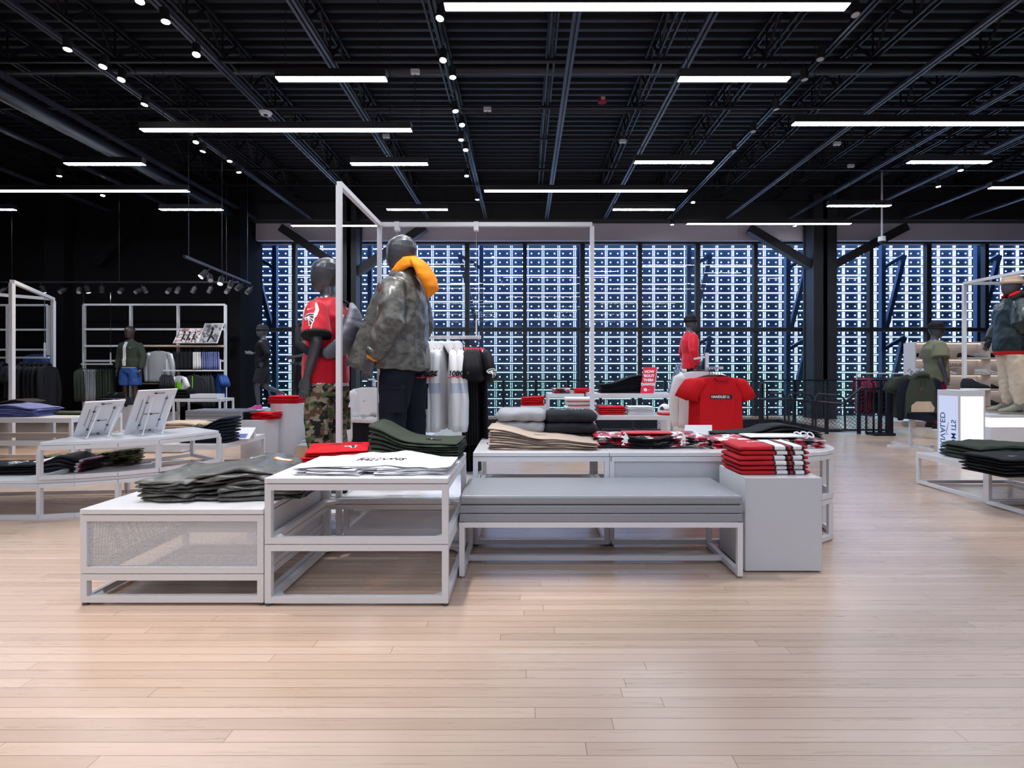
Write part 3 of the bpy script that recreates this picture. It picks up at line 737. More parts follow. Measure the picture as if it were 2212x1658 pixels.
# tall white frame behind
def tall_frame(label, pts, z, legs, beams, w=.034):
    t = thing('square_tube_gantry', label, 'frame', (pts[0][0], pts[0][1], 0)); o = Vector((pts[0][0], pts[0][1], 0))
    P = [Vector((p[0], p[1], 0)) - o for p in pts]
    for i in legs: MB().box(P[i].x - w / 2, P[i].x + w / 2, P[i].y - w / 2, P[i].y + w / 2, 0, z - w).build('post', 'white', t)
    for a, c in beams: MB().bar(P[a] + Vector((0, 0, z - w / 2)), P[c] + Vector((0, 0, z - w / 2)), w).build('beam', 'white', t)
    return t
FR = tall_frame('tall white square-tube frame around the two big mannequins', [(-1.243, 3.455), (-1.243, 4.42), (.585, 4.42)], 2.472, [0, 1, 2], [(0, 1), (1, 2)])
FL = tall_frame('tall white square-tube frame at the left edge over dark coats', [(X(26, 7.2), 7.2), (X(115, 8.98), 8.98), (X(-40, 8.3), 8.3)], 2.472, [0, 1], [(0, 1), (1, 2)], .05)
FRR = tall_frame('tall white square-tube frame at the right edge by the parka mannequin', [(X(2083, 7.38), 7.38), (X(2083, 7.38), 5.4), (X(2083, 7.38) + 1.9, 7.38)], 2.472, [0], [(0, 1), (0, 2)], .04)
# curved double-height table, left
T7 = thing('display_table', 'curved two-level white table with two picture stands on top', 'table', (0, 0, 0), group='white display tables')
front = [(-3.92, 4.16), (-3.68, 4.215), (-3.42, 4.33), (-3.2, 4.50), (-3.06, 4.72), (-2.957, 4.98)]
back = [(-3.42, 5.30), (-3.6, 5.02), (-3.78, 4.84), (-4.02, 4.74)]
top_plan = front + back
def shift(pl, dx=0, dy=0): return [(a + dx, b2 + dy) for a, b2 in pl]
MB().prism(top_plan, .592, .619).build('table_top', 'top', T7, bevel=.003)
frame_box('upper_frame', top_plan, .316, .588, T7, legs=[0, 3, 5, 6, 9], gus=False)
lowp = [(-5.2, 4.12), (-3.92, 4.16)] + front[1:] + [(-3.42, 5.30), (-3.9, 5.05), (-5.2, 4.95)]
MB().prism([(-5.2, 4.12), (-3.92, 4.16), (-3.68, 4.215), (-3.42, 4.33), (-3.2, 4.5), (-3.62, 5.0), (-4.0, 4.98), (-5.2, 4.95)], .286, .312).build('lower_shelf', 'top', T7, bevel=.003)
frame_box('base_frame', lowp, .0, .284, T7, legs=[0, 1, 3, 5, 7, 8, 9], gus=False)
# boxy tables further back left
def box_table(label, x, y, w, d, h, tb=.027, mid=None, name='display_table', cat='table', grp='white display tables'):
    t = thing(name, label, cat, (x, y, 0), group=grp)
    frame_box('base_frame', rect(w, d), .01, mid or h - tb, t)
    if mid: frame_box('upper_frame', rect(w, d), mid, h - tb, t)
    MB().box(0, w, 0, d, h - tb, h).build('table_top', 'top', t, bevel=.003)
    return t
box_table('low white table behind the picture stands with khaki and black stacks', -5.05, 5.78, 1.66, .95, .372)
box_table('white table at the left edge with blue and grey folded shirts', -8.4, 6.3, 2.85, .8, .62, mid=.31)
box_table('low white table between the left racks and the round pedestals', -6.0, 7.5, 1.0, .6, .31)
# right-hand tables
box_table('low white table at the right edge with dark olive jackets', 4.165, 4.63, 1.0, .83, .336)
box_table('low white table cut off by the right edge with black shirts', 4.13, 3.72, 1.0, .88, .336)
# ================================================================ folded clothes
def folded_mesh(name, w, d, t, seed, i, T=lambda x, y: 1.0, lift=lambda x, y: 0.0, plies=2, nx=26, edge=.012, wr=.002):
    """one folded garment: rounded at the folded edges, with its plies showing; i = how many lie below it"""
    m = 24; rings = []
    for a in range(nx + 1):
        s = a / nx; x = (s - .5) * w
        e = min(s, 1 - s) * nx / 1.6
        k = 1.0 if e >= 1 else math.sqrt(max(0.30, 1 - (1 - e) ** 2))
        ring = []
        for j in range(m):
            an = 2 * PI * j / m; c = math.cos(an); sn = math.sin(an)
            yy = math.copysign(abs(c) ** .35, c); zz = math.copysign(abs(sn) ** .6, sn)
            gro = 0.0
            if abs(c) > .5: gro = .5 * (1 + math.cos(2 * PI * (zz * .5 * plies + (.5 if plies % 2 == 0 else 0) ))) * .004
            nz = noise.noise(Vector((x * 7 + seed * 3.1, (1.5 if c > 0 else -1.5) + seed, zz * .4)))
            y = yy * (d / 2 * (1 if k == 1 else .97 + .03 * k) - gro + edge * nz)
            xx = x + (edge * .8 * noise.noise(Vector((yy * 2 + seed, seed * 1.7, (1 if s > .5 else -1) * 3.0))) if e < 1.4 else 0)
            zn = (zz * k + 1) / 2
            hh = t * T(x, y)
            z = (i + zn) * hh + lift(x, y)
            z += wr * noise.noise(Vector((xx * 11 + seed, y * 13, zn))) * (1 if zn > .5 else 0.4)
            ring.append((xx, y, max(z, .0005)))
        rings.append(ring)
    mb = MB(); mb.rings(rings)
    return mb.mesh(name)
def stack(name, desc, cat, loc, rz, n, w, d, t, m, group, T=None, lift=None, jit=.008, plies=2, seed=0, edge=.012, wr=.002, where=''):
    out = []
    for i in range(n):
        me = folded_mesh(name, w, d, t, seed + i * 1.37, i, T or (lambda x, y: 1.0), lift or (lambda x, y: 0.0), plies, edge=edge, wr=wr)
        o = put(name, me, m)
        o.location = (loc[0] + random.uniform(-jit, jit), loc[1] + random.uniform(-jit, jit), loc[2]); o.rotation_euler = (0, 0, rz + random.uniform(-.02, .02))
        lab = f'{desc}, {ordn(i, n)} in the stack {where}'.strip() if n > 1 else f'{desc} {where}'.strip()
        tag(o, lab, cat, group if n > 1 else None)
        out.append(o)
    return out
zt = .6535; zl = .4935; zd = .6425
# camo jackets on the low table
def Tc(x, y): return 1 + .5 * math.exp(-((x - .12) / .22) ** 2) + .25 * (y + .2)
ca = stack('folded_jacket', 'grey-green camo jacket', 'jacket', (-1.66, 3.02, zl), .05, 6, .84, .46, .0195, 'camojacket', 'folded camo jackets', T=Tc, seed=3, edge=.05, wr=.012, plies=2, jit=.022, where='on the low front table')
cl_ = stack('folded_jacket', 'narrow folded camo jacket', 'jacket', (-1.93, 2.93, zl), -.05, 5, .30, .34, .0235, 'camojacket', 'narrow camo bundles', T=lambda x, y: 1 + .1 * y, seed=31, edge=.04, wr=.008, jit=.018, where='at the left of the low front table')
cr_ = stack('folded_jacket', 'long camo sleeve bundle', 'jacket', (-1.44, 2.94, zl), .22, 4, .44, .3, .023, 'camojacket', 'front camo bundles', T=lambda x, y: 1 + .25 * math.cos(x * 6), seed=41, edge=.045, wr=.010, jit=.02, where='in front of the camo jackets')
for k, o in enumerate(cr_[1:]):
    MB().tube([(.115 + k * .008, -.155, .02 + .024 * (k + 1)), (.125 + k * .008, -.152, .035 + .024 * (k + 1)), (.135, -.10, .048 + .026 * (k + 1))], .003, n=6).build('red_trim', 'inkred', o)
top = ca[-1]
decal('patch', poly2d([(-.05, -.03), (.05, -.03), (.05, .03), (-.05, .03)]), 'orange', (.22, .06, .25), (1, .15, 0), (0, 1, 0), top, [top], cut=.015)
decal('patch_face', poly2d([(-.04, -.02), (.04, -.02), (.04, .02), (-.04, .02)]), 'inkwhite', (.22, .06, .25), (1, .15, 0), (0, 1, 0), top, [top], off=.003, cut=.015)
decal('emblem', scale2(SWOOSH, .12, (-.06, -.02)), 'inkwhite', (.06, .12, .25), (1, .15, 0), (0, 1, 0), top, [top], off=.003, cut=.015)
# white tees
def lw(x, y): return .022 * math.exp(-((x - .10) / .12) ** 2) * (y + .25) / .3 + .016 * math.exp(-((x + .12) / .1) ** 2) * (y + .25) / .3
wt = stack('folded_tshirt', 'white printed tee', 'shirt', (-.805, 2.885, zt), 0.0, 5, .80, .36, .0085, 'whitecloth', 'white tees on the front table', lift=lambda x, y: max(0, lw(x, y)), seed=11, edge=.045, wr=.008, plies=1, jit=.014, where='at the front edge of the taller table')
stack('folded_tshirt', 'white rolled sleeve bundle', 'shirt', (-1.0, 2.745, zt), -.10, 4, .28, .13, .008, 'whitecloth', 'white sleeve bundles', seed=15, edge=.02, wr=.006, jit=.01, where='front left of the white tees')
stack('folded_tshirt', 'white folded sleeve bundle', 'shirt', (-.60, 2.755, zt), .08, 4, .36, .14, .008, 'whitecloth', 'white sleeve bundles right', seed=25, edge=.02, wr=.006, jit=.01, where='front right of the white tees')
tp = wt[-1]
decal('lettering', text2d('FALCONS', .060, .45, .0012), 'inkblack', (.0, -.055, .12), (1, 0, 0), (0, 1, 0), tp, [tp], off=.002)
decal('lettering', text2d('ATLANTA', .026, .35, .0006), 'inkred', (-.06, -.008, .12), (1, 0, 0), (0, 1, 0), tp, [tp], off=.002)
# red tees
rd = stack('folded_tshirt', 'bright red tee', 'shirt', (-1.165, 3.215, zt), .22, 4, .36, .27, .0165, 'redcotton', 'red tees on the front table', seed=21, edge=.012, plies=2, lift=lambda x, y: .0, T=lambda x, y: 1 + 1.0 * (y + .1), where='at the back of the taller table')
tp = rd[-1]; Wb, Bb = bird(.085)
decal('emblem', Wb, 'inkwhite', (.03, -.07, .15), (1, 0, 0), (0, 1, 0), tp, [tp], off=.0015, cut=.012)
for b_ in Bb: decal('emblem_feather', b_, 'inkblack', (.03, -.07, .15), (1, 0, 0), (0, 1, 0), tp, [tp], off=.003, cut=.012)
decal('lettering', text2d('FALCONS', .045, .3, .001), 'charcoal', (.03, .05, .16), (1, 0, 0), (0, 1, 0), tp, [tp], off=.002)
# olive trousers
def To(x, y): return 1 + 1.0 / (1 + math.exp((x + .14) / .045)) + .5 * y
ol = stack('folded_trousers', 'dark olive cargo trousers', 'trousers', (-.675, 3.265, zt), -.07, 7, .56, .27, .0165, 'olive', 'olive trousers on the front table', T=To, seed=51, edge=.022, wr=.006, jit=.012, where='on the taller front table')
tp = ol[-1]
decal('pocket_flap', poly2d([(-.05, -.012), (.05, -.012), (.055, .012), (-.045, .012)]), 'charcoal', (.10, -.03, .3), (1, -.2, 0), (0, 1, 0), tp, [tp], off=.003, cut=.02)
decal('snap', poly2d([(.007 * math.cos(a * PI / 4), .007 * math.sin(a * PI / 4)) for a in range(8)]), 'inkwhite', (.09, -.03, .3), (1, 0, 0), (0, 1, 0), tp, [tp], off=.005)
# khaki trousers
def Tk(x, y): return 1 + .85 / (1 + math.exp((x + .16) / .06)) - .35 / (1 + math.exp(-(x - .22) / .05)) + .6 * y
kh = stack('folded_trousers', 'khaki chinos', 'trousers', (X(1170, 3.75), 3.74, zd), -.03, 9, .76, .28, .0098, 'khaki', 'khaki chinos behind the bench', T=Tk, seed=61, edge=.024, wr=.005, jit=.012, where='on the table behind the bench')
decal('pocket_welt', poly2d([(-.045, -.004), (.045, -.004), (.045, .004), (-.045, .004)]), 'charcoal', (-.02, -.03, .3), (1, .1, 0), (0, 1, 0), kh[-1], [kh[-1]], off=.003)
# sweatshirts: thick soft folded hoodies
def hoody(name, label, loc, w, d, t, m, seed, group, txt=None, tcol='inkwhite'):
    o = thing(name, label, 'sweatshirt', loc, group=group)
    b_ = MB(); b_.tube([(-w / 2 + t * .4, 0, t / 2), (0, 0, t * .53), (w / 2 - t * .4, 0, t / 2)], [(t * .5, d / 2), (t * .52, d / 2), (t * .5, d / 2)], ref=(0, 0, 1), n=20, round_=True, sq=.62)
    me = remeshed(b_, 'body', .011, 3); wrinkle(me, .013, (8, 6, 12), seed)
    for v in me.vertices: v.co.z = max(v.co.z, .001)
    bo = put('body', me, m, o)
    for s in (-1, 1):
        c = MB(); c.tube([(s * w * .40, .03, t * .5), (s * w * .50, -.03, t * .42), (s * w * .47, -.08, t * .35)], [.022, .03, .024], ref=(0, 0, 1), n=10, round_=True)
        put('sleeve', remeshed(c, 'sleeve', .009, 2), m, o)
    c = MB(); c.tube([(-w * .26, -d * .30, t * .82), (-.05, -d * .44, t * .66), (.05, -d * .45, t * .66), (w * .26, -d * .30, t * .82)], [.010, .015, .015, .010], ref=(0, 0, 1), n=10, round_=True)
    put('neckband', remeshed(c, 'neckband', .007, 2), m, o)
    MB().tube([(0, -d * .36, t * .80), (0, -d * .40, t * .84)], [(.045, .014), (.04, .012)], ref=(1, 0, 0), n=14).build('neck_opening', 'seam', o)
    if txt: decal('lettering', text2d(txt, .052, 0, .0015), tcol, (0, .02, t + .2), (-1, 0, 0), (0, -1, 0), o, [bo], off=.003)
    return o
gx, gy = X(1122, 3.98), 3.98
gh = []
for i in range(3): gh.append(hoody('folded_sweatshirt', f'heather grey hooded sweatshirt, {ordn(i, 3)} of three behind the khaki chinos', (gx + .01 * i, gy - .01 * i, zd + .088 * i), .38 - .01 * i, .32, .088, 'greycloth', 3.0 + i, 'grey sweatshirts'))
for i in range(3): hoody('folded_sweatshirt', f'black hooded sweatshirt, {ordn(i, 3)} of three beside the grey sweatshirts', (X(1226, 3.98) + .006 * i, 3.98, zd + .083 * i), .40 - .01 * i, .32, .083, 'charcoal', 8.0 + i, 'black sweatshirts', 'FALCONS' if i == 2 else None)
decal('lettering', text2d('ATLANTA', .03, 0, .001), 'inkred', (0, .06, .3), (1, 0, 0), (0, 1, 0), gh[-1], [c for c in gh[-1].children if c.name.startswith('body')], off=.004)
# football jerseys
M_['jmix'] = camo('red_black_white_jersey_print', [(.50, .004, .03), (.80, .79, .81), (.012, .012, .018)], 9, .55, (1, 1, 1.2))
def Lj(x, y): return max(0, -.018 * math.exp(-((x + .02) / .12) ** 2) + .012)
j1 = stack('folded_jersey', 'red, black and white football jersey', 'jersey', (X(1395, 3.82), 3.80, zd), -.02, 6, .80, .26, .0125, 'jmix', 'football jerseys, flat stack', lift=Lj, T=lambda x, y: 1 + .8 * (y + .05), seed=71, edge=.03, wr=.008, jit=.014, plies=2, where='behind the bench, by the chinos')
for k, o in enumerate(j1):
    me = folded_mesh('collar', .30, .10, .0125, 90 + k, k, lambda x, y: 1.05, lambda x, y: Lj(x, y) - .02 * math.exp(-(x / .14) ** 2) + .012)
    c = put('collar', me, 'blackcloth', o); c.location = (.0, -.095, 0)
tp = j1[-1]; c = MB(); 
me = folded_mesh('shoulder_panel', .36, .16, .012, 99, 6, lambda x, y: 1.3); put('shoulder_panel', me, 'red', tp, loc=(.0, .04, -.004))
for k, o in enumerate(j1[1:]):
    decal('number', text2d('8' if k % 2 else '2', .045, 0, .002), 'inkwhite', (-.19, -.16, .016 + .0145 * (k + 1)), (1, 0, 0), (0, .15, 1), o, None)
    decal('number', text2d('2' if k % 2 else '3', .040, 0, .002), 'inkwhite', (.22, -.16, .016 + .0145 * (k + 1)), (1, 0, 0), (0, .15, 1), o, None)
j2 = stack('folded_jersey', 'red and white football jersey', 'jersey', (X(1640, 3.84), 3.82, zd), .03, 5, .82, .27, .0125, 'jmix', 'football jerseys near the round end', T=lambda x, y: 1 + .8 * (y + .05), seed=81, edge=.03, wr=.008, jit=.015, where='by the half-round table end')
tp = j2[-1]
me = folded_mesh('white_panel', .42, .19, .0125, 98, 5, lambda x, y: 1.15); put('white_panel', me, 'whitecloth', tp, loc=(.07, -.02, 0))
for xx, sz in ((.24, .07), (.29, .075), (.335, .06)):
    r_ = MB(); r_.tube([(xx + sz * .35 * math.cos(a * PI / 6), -.06 + .02 * math.sin(a * PI / 6), .085 + sz * .3 * math.sin(a * PI / 6)) for a in range(13)], .006, n=6); r_.build('number_outline', 'inkwhite', tp, smooth=True)
bk = stack('folded_trousers', 'black shiny track trousers', 'trousers', (X(1648, 4.12), 4.12, zd), .03, 5, .84, .22, .014, 'blackcloth', 'black trousers behind the jerseys', T=lambda x, y: 1 + .9 * math.exp(-((x - .13) / .2) ** 2), seed=91, edge=.03, wr=.010, jit=.015, where='behind the jerseys, round table end')
# red striped sweaters on the pedestal
M_['stripes'] = bands('red_white_black_bands', 'X', [(-.3, (.50, .004, .014)), (.0, (.012, .012, .02)), (.01, (.8, .8, .82)), (.075, (.012, .012, .02)), (.092, (.50, .004, .014)), (.108, (.012, .012, .02)), (.122, (.8, .8, .82)), (.178, (.012, .012, .02)), (.192, (.50, .004, .014))])
rs = stack('folded_sweater', 'red striped rugby sweater', 'sweater', (X(1652, 3.24), 3.25, .564), .03, 6, .43, .27, .030, 'stripes', 'striped sweaters on the pedestal', T=lambda x, y: 1 + .12 * (y + .1), seed=101, edge=.010, wr=.004, plies=1, jit=.012, where='on the square pedestal')
decal('lettering', text2d('JORDAN', .04, .0, .001), 'inkwhite', (-.02, .0, .3), (1, .1, 0), (0, 1, 0), rs[-1], [rs[-1]], off=.003)
# sign holder seen from behind
t = thing('tablet_sign', 'small tilted white sign holder between the jersey stacks', 'sign', (X(1500, 4.15), 4.13, zd))
MB().add([(-.09, -.015, .015), (.13, -.015, .015), (.155, .055, .115), (-.065, .055, .115), (-.09, -.005, .010), (.13, -.005, .010), (.155, .065, .110), (-.065, .065, .110)], [(0, 1, 2, 3), (7, 6, 5, 4), (0, 4, 5, 1), (1, 5, 6, 2), (2, 6, 7, 3), (3, 7, 4, 0)]).build('panel', 'white', t)
MB().tube([(0.03, .05, 0), (.03, .04, .06)], [.035, .018], n=12).build('stand', 'white', t); MB().box(-.04, .10, -.0, .09, 0, .006).build('base', 'white', t)
# ---- picture stands seen from behind, left table
def picture_stand(label, loc, rz, w, h):
    t = thing('picture_stand', label, 'picture stand', loc, rz)
    lean = .42; T_ = lambda x, z, o=0: (x + .30 * z, -z * lean + o, z)
    m = MB(); a = [T_(0, 0), T_(w, 0), T_(w, h), T_(0, h)]; b2 = [(p[0], p[1] - .018, p[2] + .004) for p in a]
    m.add(a + b2, [(0, 1, 2, 3), (7, 6, 5, 4), (0, 4, 5, 1), (1, 5, 6, 2), (2, 6, 7, 3), (3, 7, 4, 0)]); m.build('panel', 'white', t)
    e = MB()
    for (x0_, z0_, x1_, z1_) in ((.22, .12, .22, .88), (.80, .15, .80, .86), (.22, .45, .8, .45), (.35, .93, .65, .93), (.3, .06, .68, .06)):
        p0 = Vector(T_(x0_ * w, z0_ * h)); p1 = Vector(T_(x1_ * w, z1_ * h)); e.bar(p0 + Vector((0, -.02, 0)), p1 + Vector((0, -.02, 0)), .006)
    e.build('easel_wire', 'metal', t)
    f = MB(); tl = Vector(T_(.3 * w, .85 * h)); tr = Vector(T_(.85 * w, .85 * h))
    f.bar(tl + Vector((0, -.03, 0)), (tl.x, -.26, .004), .008); f.bar(tr + Vector((0, -.03, 0)), (tr.x, -.26, .004), .008); f.bar((tl.x, -.26, .004), (.1 * w, -.03, .004), .006); f.bar((tr.x, -.26, .004), (.75 * w, -.03, .004), .006)
    f.build('prop_leg', 'white', t)
    k = MB()
    for (x_, z_) in ((.22, .2), (.22, .7), (.8, .25), (.8, .75), (.5, .45), (.5, .93)):
        p = Vector(T_(x_ * w, z_ * h)); k.box(p.x - .01, p.x + .01, p.y - .03, p.y - .018, p.z - .008, p.z + .008)
    k.build('clip', 'seam', t)
    return t
# leaning away from the viewer's right; backs face the camera
def stand_px(label, bl, br, tr, tl, Y0):
    """panel through four measured corners, with its own thickness, leaning on a wire easel"""
    z0 = .6195
    p = [Vector((X(bl[0], Y0), Y0, z0)), None, None, None]
    Yr = FY(br[1], .62); p[1] = Vector((X(br[0], Yr), Yr, z0))
    dY = -.10
    p[2] = Vector((X(tr[0], Yr + dY), Yr + dY, Z(tr[1], Yr + dY))); p[3] = Vector((X(tl[0], Y0 + dY), Y0 + dY, Z(tl[1], Y0 + dY)))
    t = thing('picture_stand', label, 'picture stand', tuple(p[0])); q = [a - p[0] for a in p]
    nn = (q[1]).cross(q[3]).normalized()
    if nn.y > 0: nn = -nn
    b2 = [a - nn * .014 for a in q]
    MB().add(q + b2, [(0, 1, 2, 3), (7, 6, 5, 4), (0, 4, 5, 1), (1, 5, 6, 2), (2, 6, 7, 3), (3, 7, 4, 0)]).build('panel', 'white', t)
    P = lambda u, v: q[0].lerp(q[1], u).lerp(q[3].lerp(q[2], u), v) + nn * .004
    e = MB()
    for a in ((.30, .1, .30, .88), (.78, .12, .78, .86), (.30, .45, .72, .45), (.40, .93, .68, .93), (.36, .06, .66, .06), (.18, .3, .18, .8)):
        e.bar(P(a[0], a[1]), P(a[2], a[3]), .004)
    e.build('easel_wire', 'metal', t)
    k = MB()
    for a in ((.3, .2), (.30, .72), (.78, .3), (.78, .8), (.5, .45), (.45, .93), (.62, .06)):
        c_ = P(*a); k.box(c_.x - .008, c_.x + .008, c_.y - .006, c_.y + .004, c_.z - .007, c_.z + .007)
    k.build('clip', 'seam', t)
    f = MB()
    for u in (.42, .92):
        a = P(u, .86); f.bar(a, (a.x + .02, a.y - .17, .004), .007)
        f.bar((a.x + .02, a.y - .17, .004), P(u - .2, .02), .006)
    f.build('prop_leg', 'white', t)
    return t
stand_px('smaller white picture stand seen from behind on the curved left table', (158, 943), (240, 937), (272, 864), (184, 869), 4.505)
stand_px('larger white picture stand seen from behind, nearest the tan stack', (268, 938), (352, 930), (384, 840), (300, 844), 4.66)
# clothes on the lower shelf
stack('folded_jersey', 'black football jersey', 'jersey', (X(30, 4.5), 4.48, .3125), .05, 4, .62, .3, .022, 'blackcloth', 'black jerseys at the left edge', seed=111, edge=.02, wr=.006, jit=.012, T=lambda x, y: 1 + .2 * x, where='on the lower left shelf')
M_['blackstripe'] = bands('black_with_red_white_cuffs', 'X', [(-.3, (.012, .012, .018)), (-.21, (.8, .8, .82)), (-.165, (.45, .004, .04)), (-.15, (.8, .8, .82)), (-.115, (.45, .004, .04)), (-.10, (.012, .012, .018)), (.17, (.8, .75, .78)), (.2, (.4, .01, .05)), (.215, (.012, .012, .018))])
bj = stack('folded_jersey', 'black jersey with red and white cuffs', 'jersey', (X(150, 4.62), 4.60, .3125), .06, 5, .46, .27, .020, 'blackstripe', 'black striped jerseys', seed=121, edge=.016, wr=.006, jit=.016, T=lambda x, y: 1 + .5 * math.exp(-((x - .03) / .1) ** 2), where='inside the curved table frame')
L = [o for o in COL.objects if o.name.startswith('folded_jersey') and o.get('group') == 'black jerseys at the left edge'][-1]
Wb, Bb = bird(.16)
decal('emblem', Wb, 'inkwhite', (-.02, -.10, .2), (1, 0, 0), (0, 1, 0), L, [L], off=.002, cut=.02)
for b_ in Bb: decal('emblem_feather', (b_[0], b_[1]), 'inkblack', (-.02, -.10, .2), (1, 0, 0), (0, 1, 0), L, [L], off=.004, cut=.02)
decal('emblem_stripe', scale2(SWOOSH, .09), 'inkwhite', (.19, -.02, .2), (1, .5, 0), (0, 1, 0), L, [L], off=.002, cut=.02)
stack('folded_trousers', 'green woodland camo trousers', 'trousers', (X(205, 4.87), 4.87, .3125), .03, 7, .80, .2, .0165, 'camowood', 'camo trousers on the lower shelf', seed=131, edge=.02, wr=.005, T=lambda x, y: 1 - .25 * math.cos(x * 5 + 1), where='inside the curved table frame')
stack('folded_trousers', 'tan cargo trousers', 'trousers', (X(425, 6.3), 6.25, .372), .02, 6, .60, .34, .036, 'sand', 'tan trousers behind the picture stands', seed=141, edge=.02, wr=.006, T=lambda x, y: 1 - .3 * max(0, x * 2), where='right of the picture stands')
o = folded_mesh('folded_trousers', .30, .3, .04, 7, 0, lambda x, y: 1 - .8 * x); o = put('folded_trousers', o, 'camosand'); o.location = (X(462, 6.3), 6.22, .372 + .155); tag(o, 'sand camo trousers lying on top of the tan trousers stack', 'trousers')
stack('folded_trousers', 'black trousers fanned at the right end', 'trousers', (X(455, 5.98), 5.98, .372), -.04, 8, .56, .26, .0215, 'navy', 'black trousers on the low left table', seed=151, edge=.02, wr=.005, T=lambda x, y: 1 + .75 / (1 + math.exp(-(x - .08) / .05)), where='on the low left table')
t = thing('leaflet_holder', 'white and blue sloping information card at the end of the low left table', 'sign', (X(520, 6.2), 6.2, .372))
MB().add([(-.10, -.13, .02), (.17, -.13, .02), (.12, .12, .13), (-.14, .12, .13), (-.10, -.12, .012), (.17, -.12, .012), (.12, .13, .122), (-.14, .13, .122)], [(0, 1, 2, 3), (7, 6, 5, 4), (0, 4, 5, 1), (1, 5, 6, 2), (2, 6, 7, 3), (3, 7, 4, 0)]).build('card', 'white', t)
MB().box(-.13, .13, .06, .1, 0, .09).build('prop', 'white', t)
MB().add([(-.08, -.112, .0285), (.12, -.112, .0285), (.10, -.02, .069), (-.095, -.02, .069)], [(0, 1, 2, 3)]).build('blue_print', 'bluejean', t)
stack('folded_shirt', 'blue chambray shirt', 'shirt', (X(42, 6.6), 6.62, .62), .04, 6, .72, .4, .0165, 'bluejean', 'blue shirts at the left edge', seed=161, edge=.04, wr=.010, T=lambda x, y: 1 + .6 * math.exp(-((x - .0) / .25) ** 2), jit=.02, where='on the left table')
stack('folded_shirt', 'dark grey shirt', 'shirt', (X(30, 6.9), 6.93, .62), .1, 6, .55, .3, .026, 'charcoal', 'grey shirts behind the blue ones', seed=165, edge=.03, wr=.008, T=lambda x, y: 1 + .3 * math.exp(-((x - .1) / .15) ** 2), jit=.015, where='behind the blue shirts')
stack('folded_shirt', 'flat grey-green trousers', 'trousers', (X(145, 6.85), 6.85, .62), 0, 3, .75, .3, .012, 'olive', 'flat green trousers', seed=167, edge=.02, where='on the left table beside the blue shirts')
# right tables
stack('folded_jacket', 'dark olive rain jacket', 'jacket', (4.68, 5.05, .336), .02, 4, .86, .46, .034, 'olive', 'olive jackets on the right table', seed=171, edge=.04, wr=.012, jit=.02, T=lambda x, y: 1 + .25 * math.exp(-((x + .1) / .3) ** 2), where='on the right-hand low table')
bs = stack('folded_tshirt', 'black tee', 'shirt', (X(2200, 4.25) + .05, 4.33, .336), .05, 6, .62, .4, .026, 'blackcloth', 'black tees on the right table', seed=181, edge=.025, wr=.006, jit=.012, where='at the right edge')
decal('check_mark', scale2(SWOOSH, .10), 'inkwhite', (-.12, -.08, .4), (1, 0, 0), (0, 1, 0), bs[-1], [bs[-1]], off=.003)

# ================================================================ figures
def hand(m, wr, d, sp, palm, curl=.25):
    wr = Vector(wr); d = Vector(d).normalized(); sp = Vector(sp); sp = (sp - d * sp.dot(d)).normalized(); pn = Vector(palm).normalized()
    m.tube([wr - d * .02, wr + d * .02, wr + d * .06, wr + d * .095], [(.028, .022), (.032, .020), (.041, .017), (.039, .014)], ref=sp, n=12, round_=True)
    for k, (o_, L_) in enumerate(((.031, .072), (.0105, .084), (-.0105, .079), (-.031, .060))):
        b0 = wr + d * (.088 if k != 3 else .08) + sp * o_
        dd = (d + sp * o_ * 1.6).normalized()
        b1 = b0 + dd * L_ * .5 + pn * L_ * curl * .25; b2 = b1 + (dd * (1 - curl * .5) + pn * curl * (1.0 + .2 * k)).normalized() * L_ * .5
        m.tube([b0 - d * .012, b0, b1, b2], [.0088, .0088, .0080, .0064], ref=sp, n=8, round_=True)
    b0 = wr + d * .025 + sp * .030
    m.tube([b0, b0 + d * .028 + sp * .018 + pn * .008, b0 + d * .062 + sp * .024 + pn * .018], [.012, .0100, .0078], ref=pn, n=8, round_=True)
STAND = dict(elbow=[(.25, .03, 1.19), (-.25, .03, 1.19)], wrist=[(.25, -.04, .93), (-.25, -.04, .93)], knee=[(.11, -.01, .50), (-.11, -.01, .50)], ankle=[(.12, .03, .085), (-.12, .03, .085)], lean=0.0)
def lerp(a, b, t): return Vector(a).lerp(Vector(b), t)
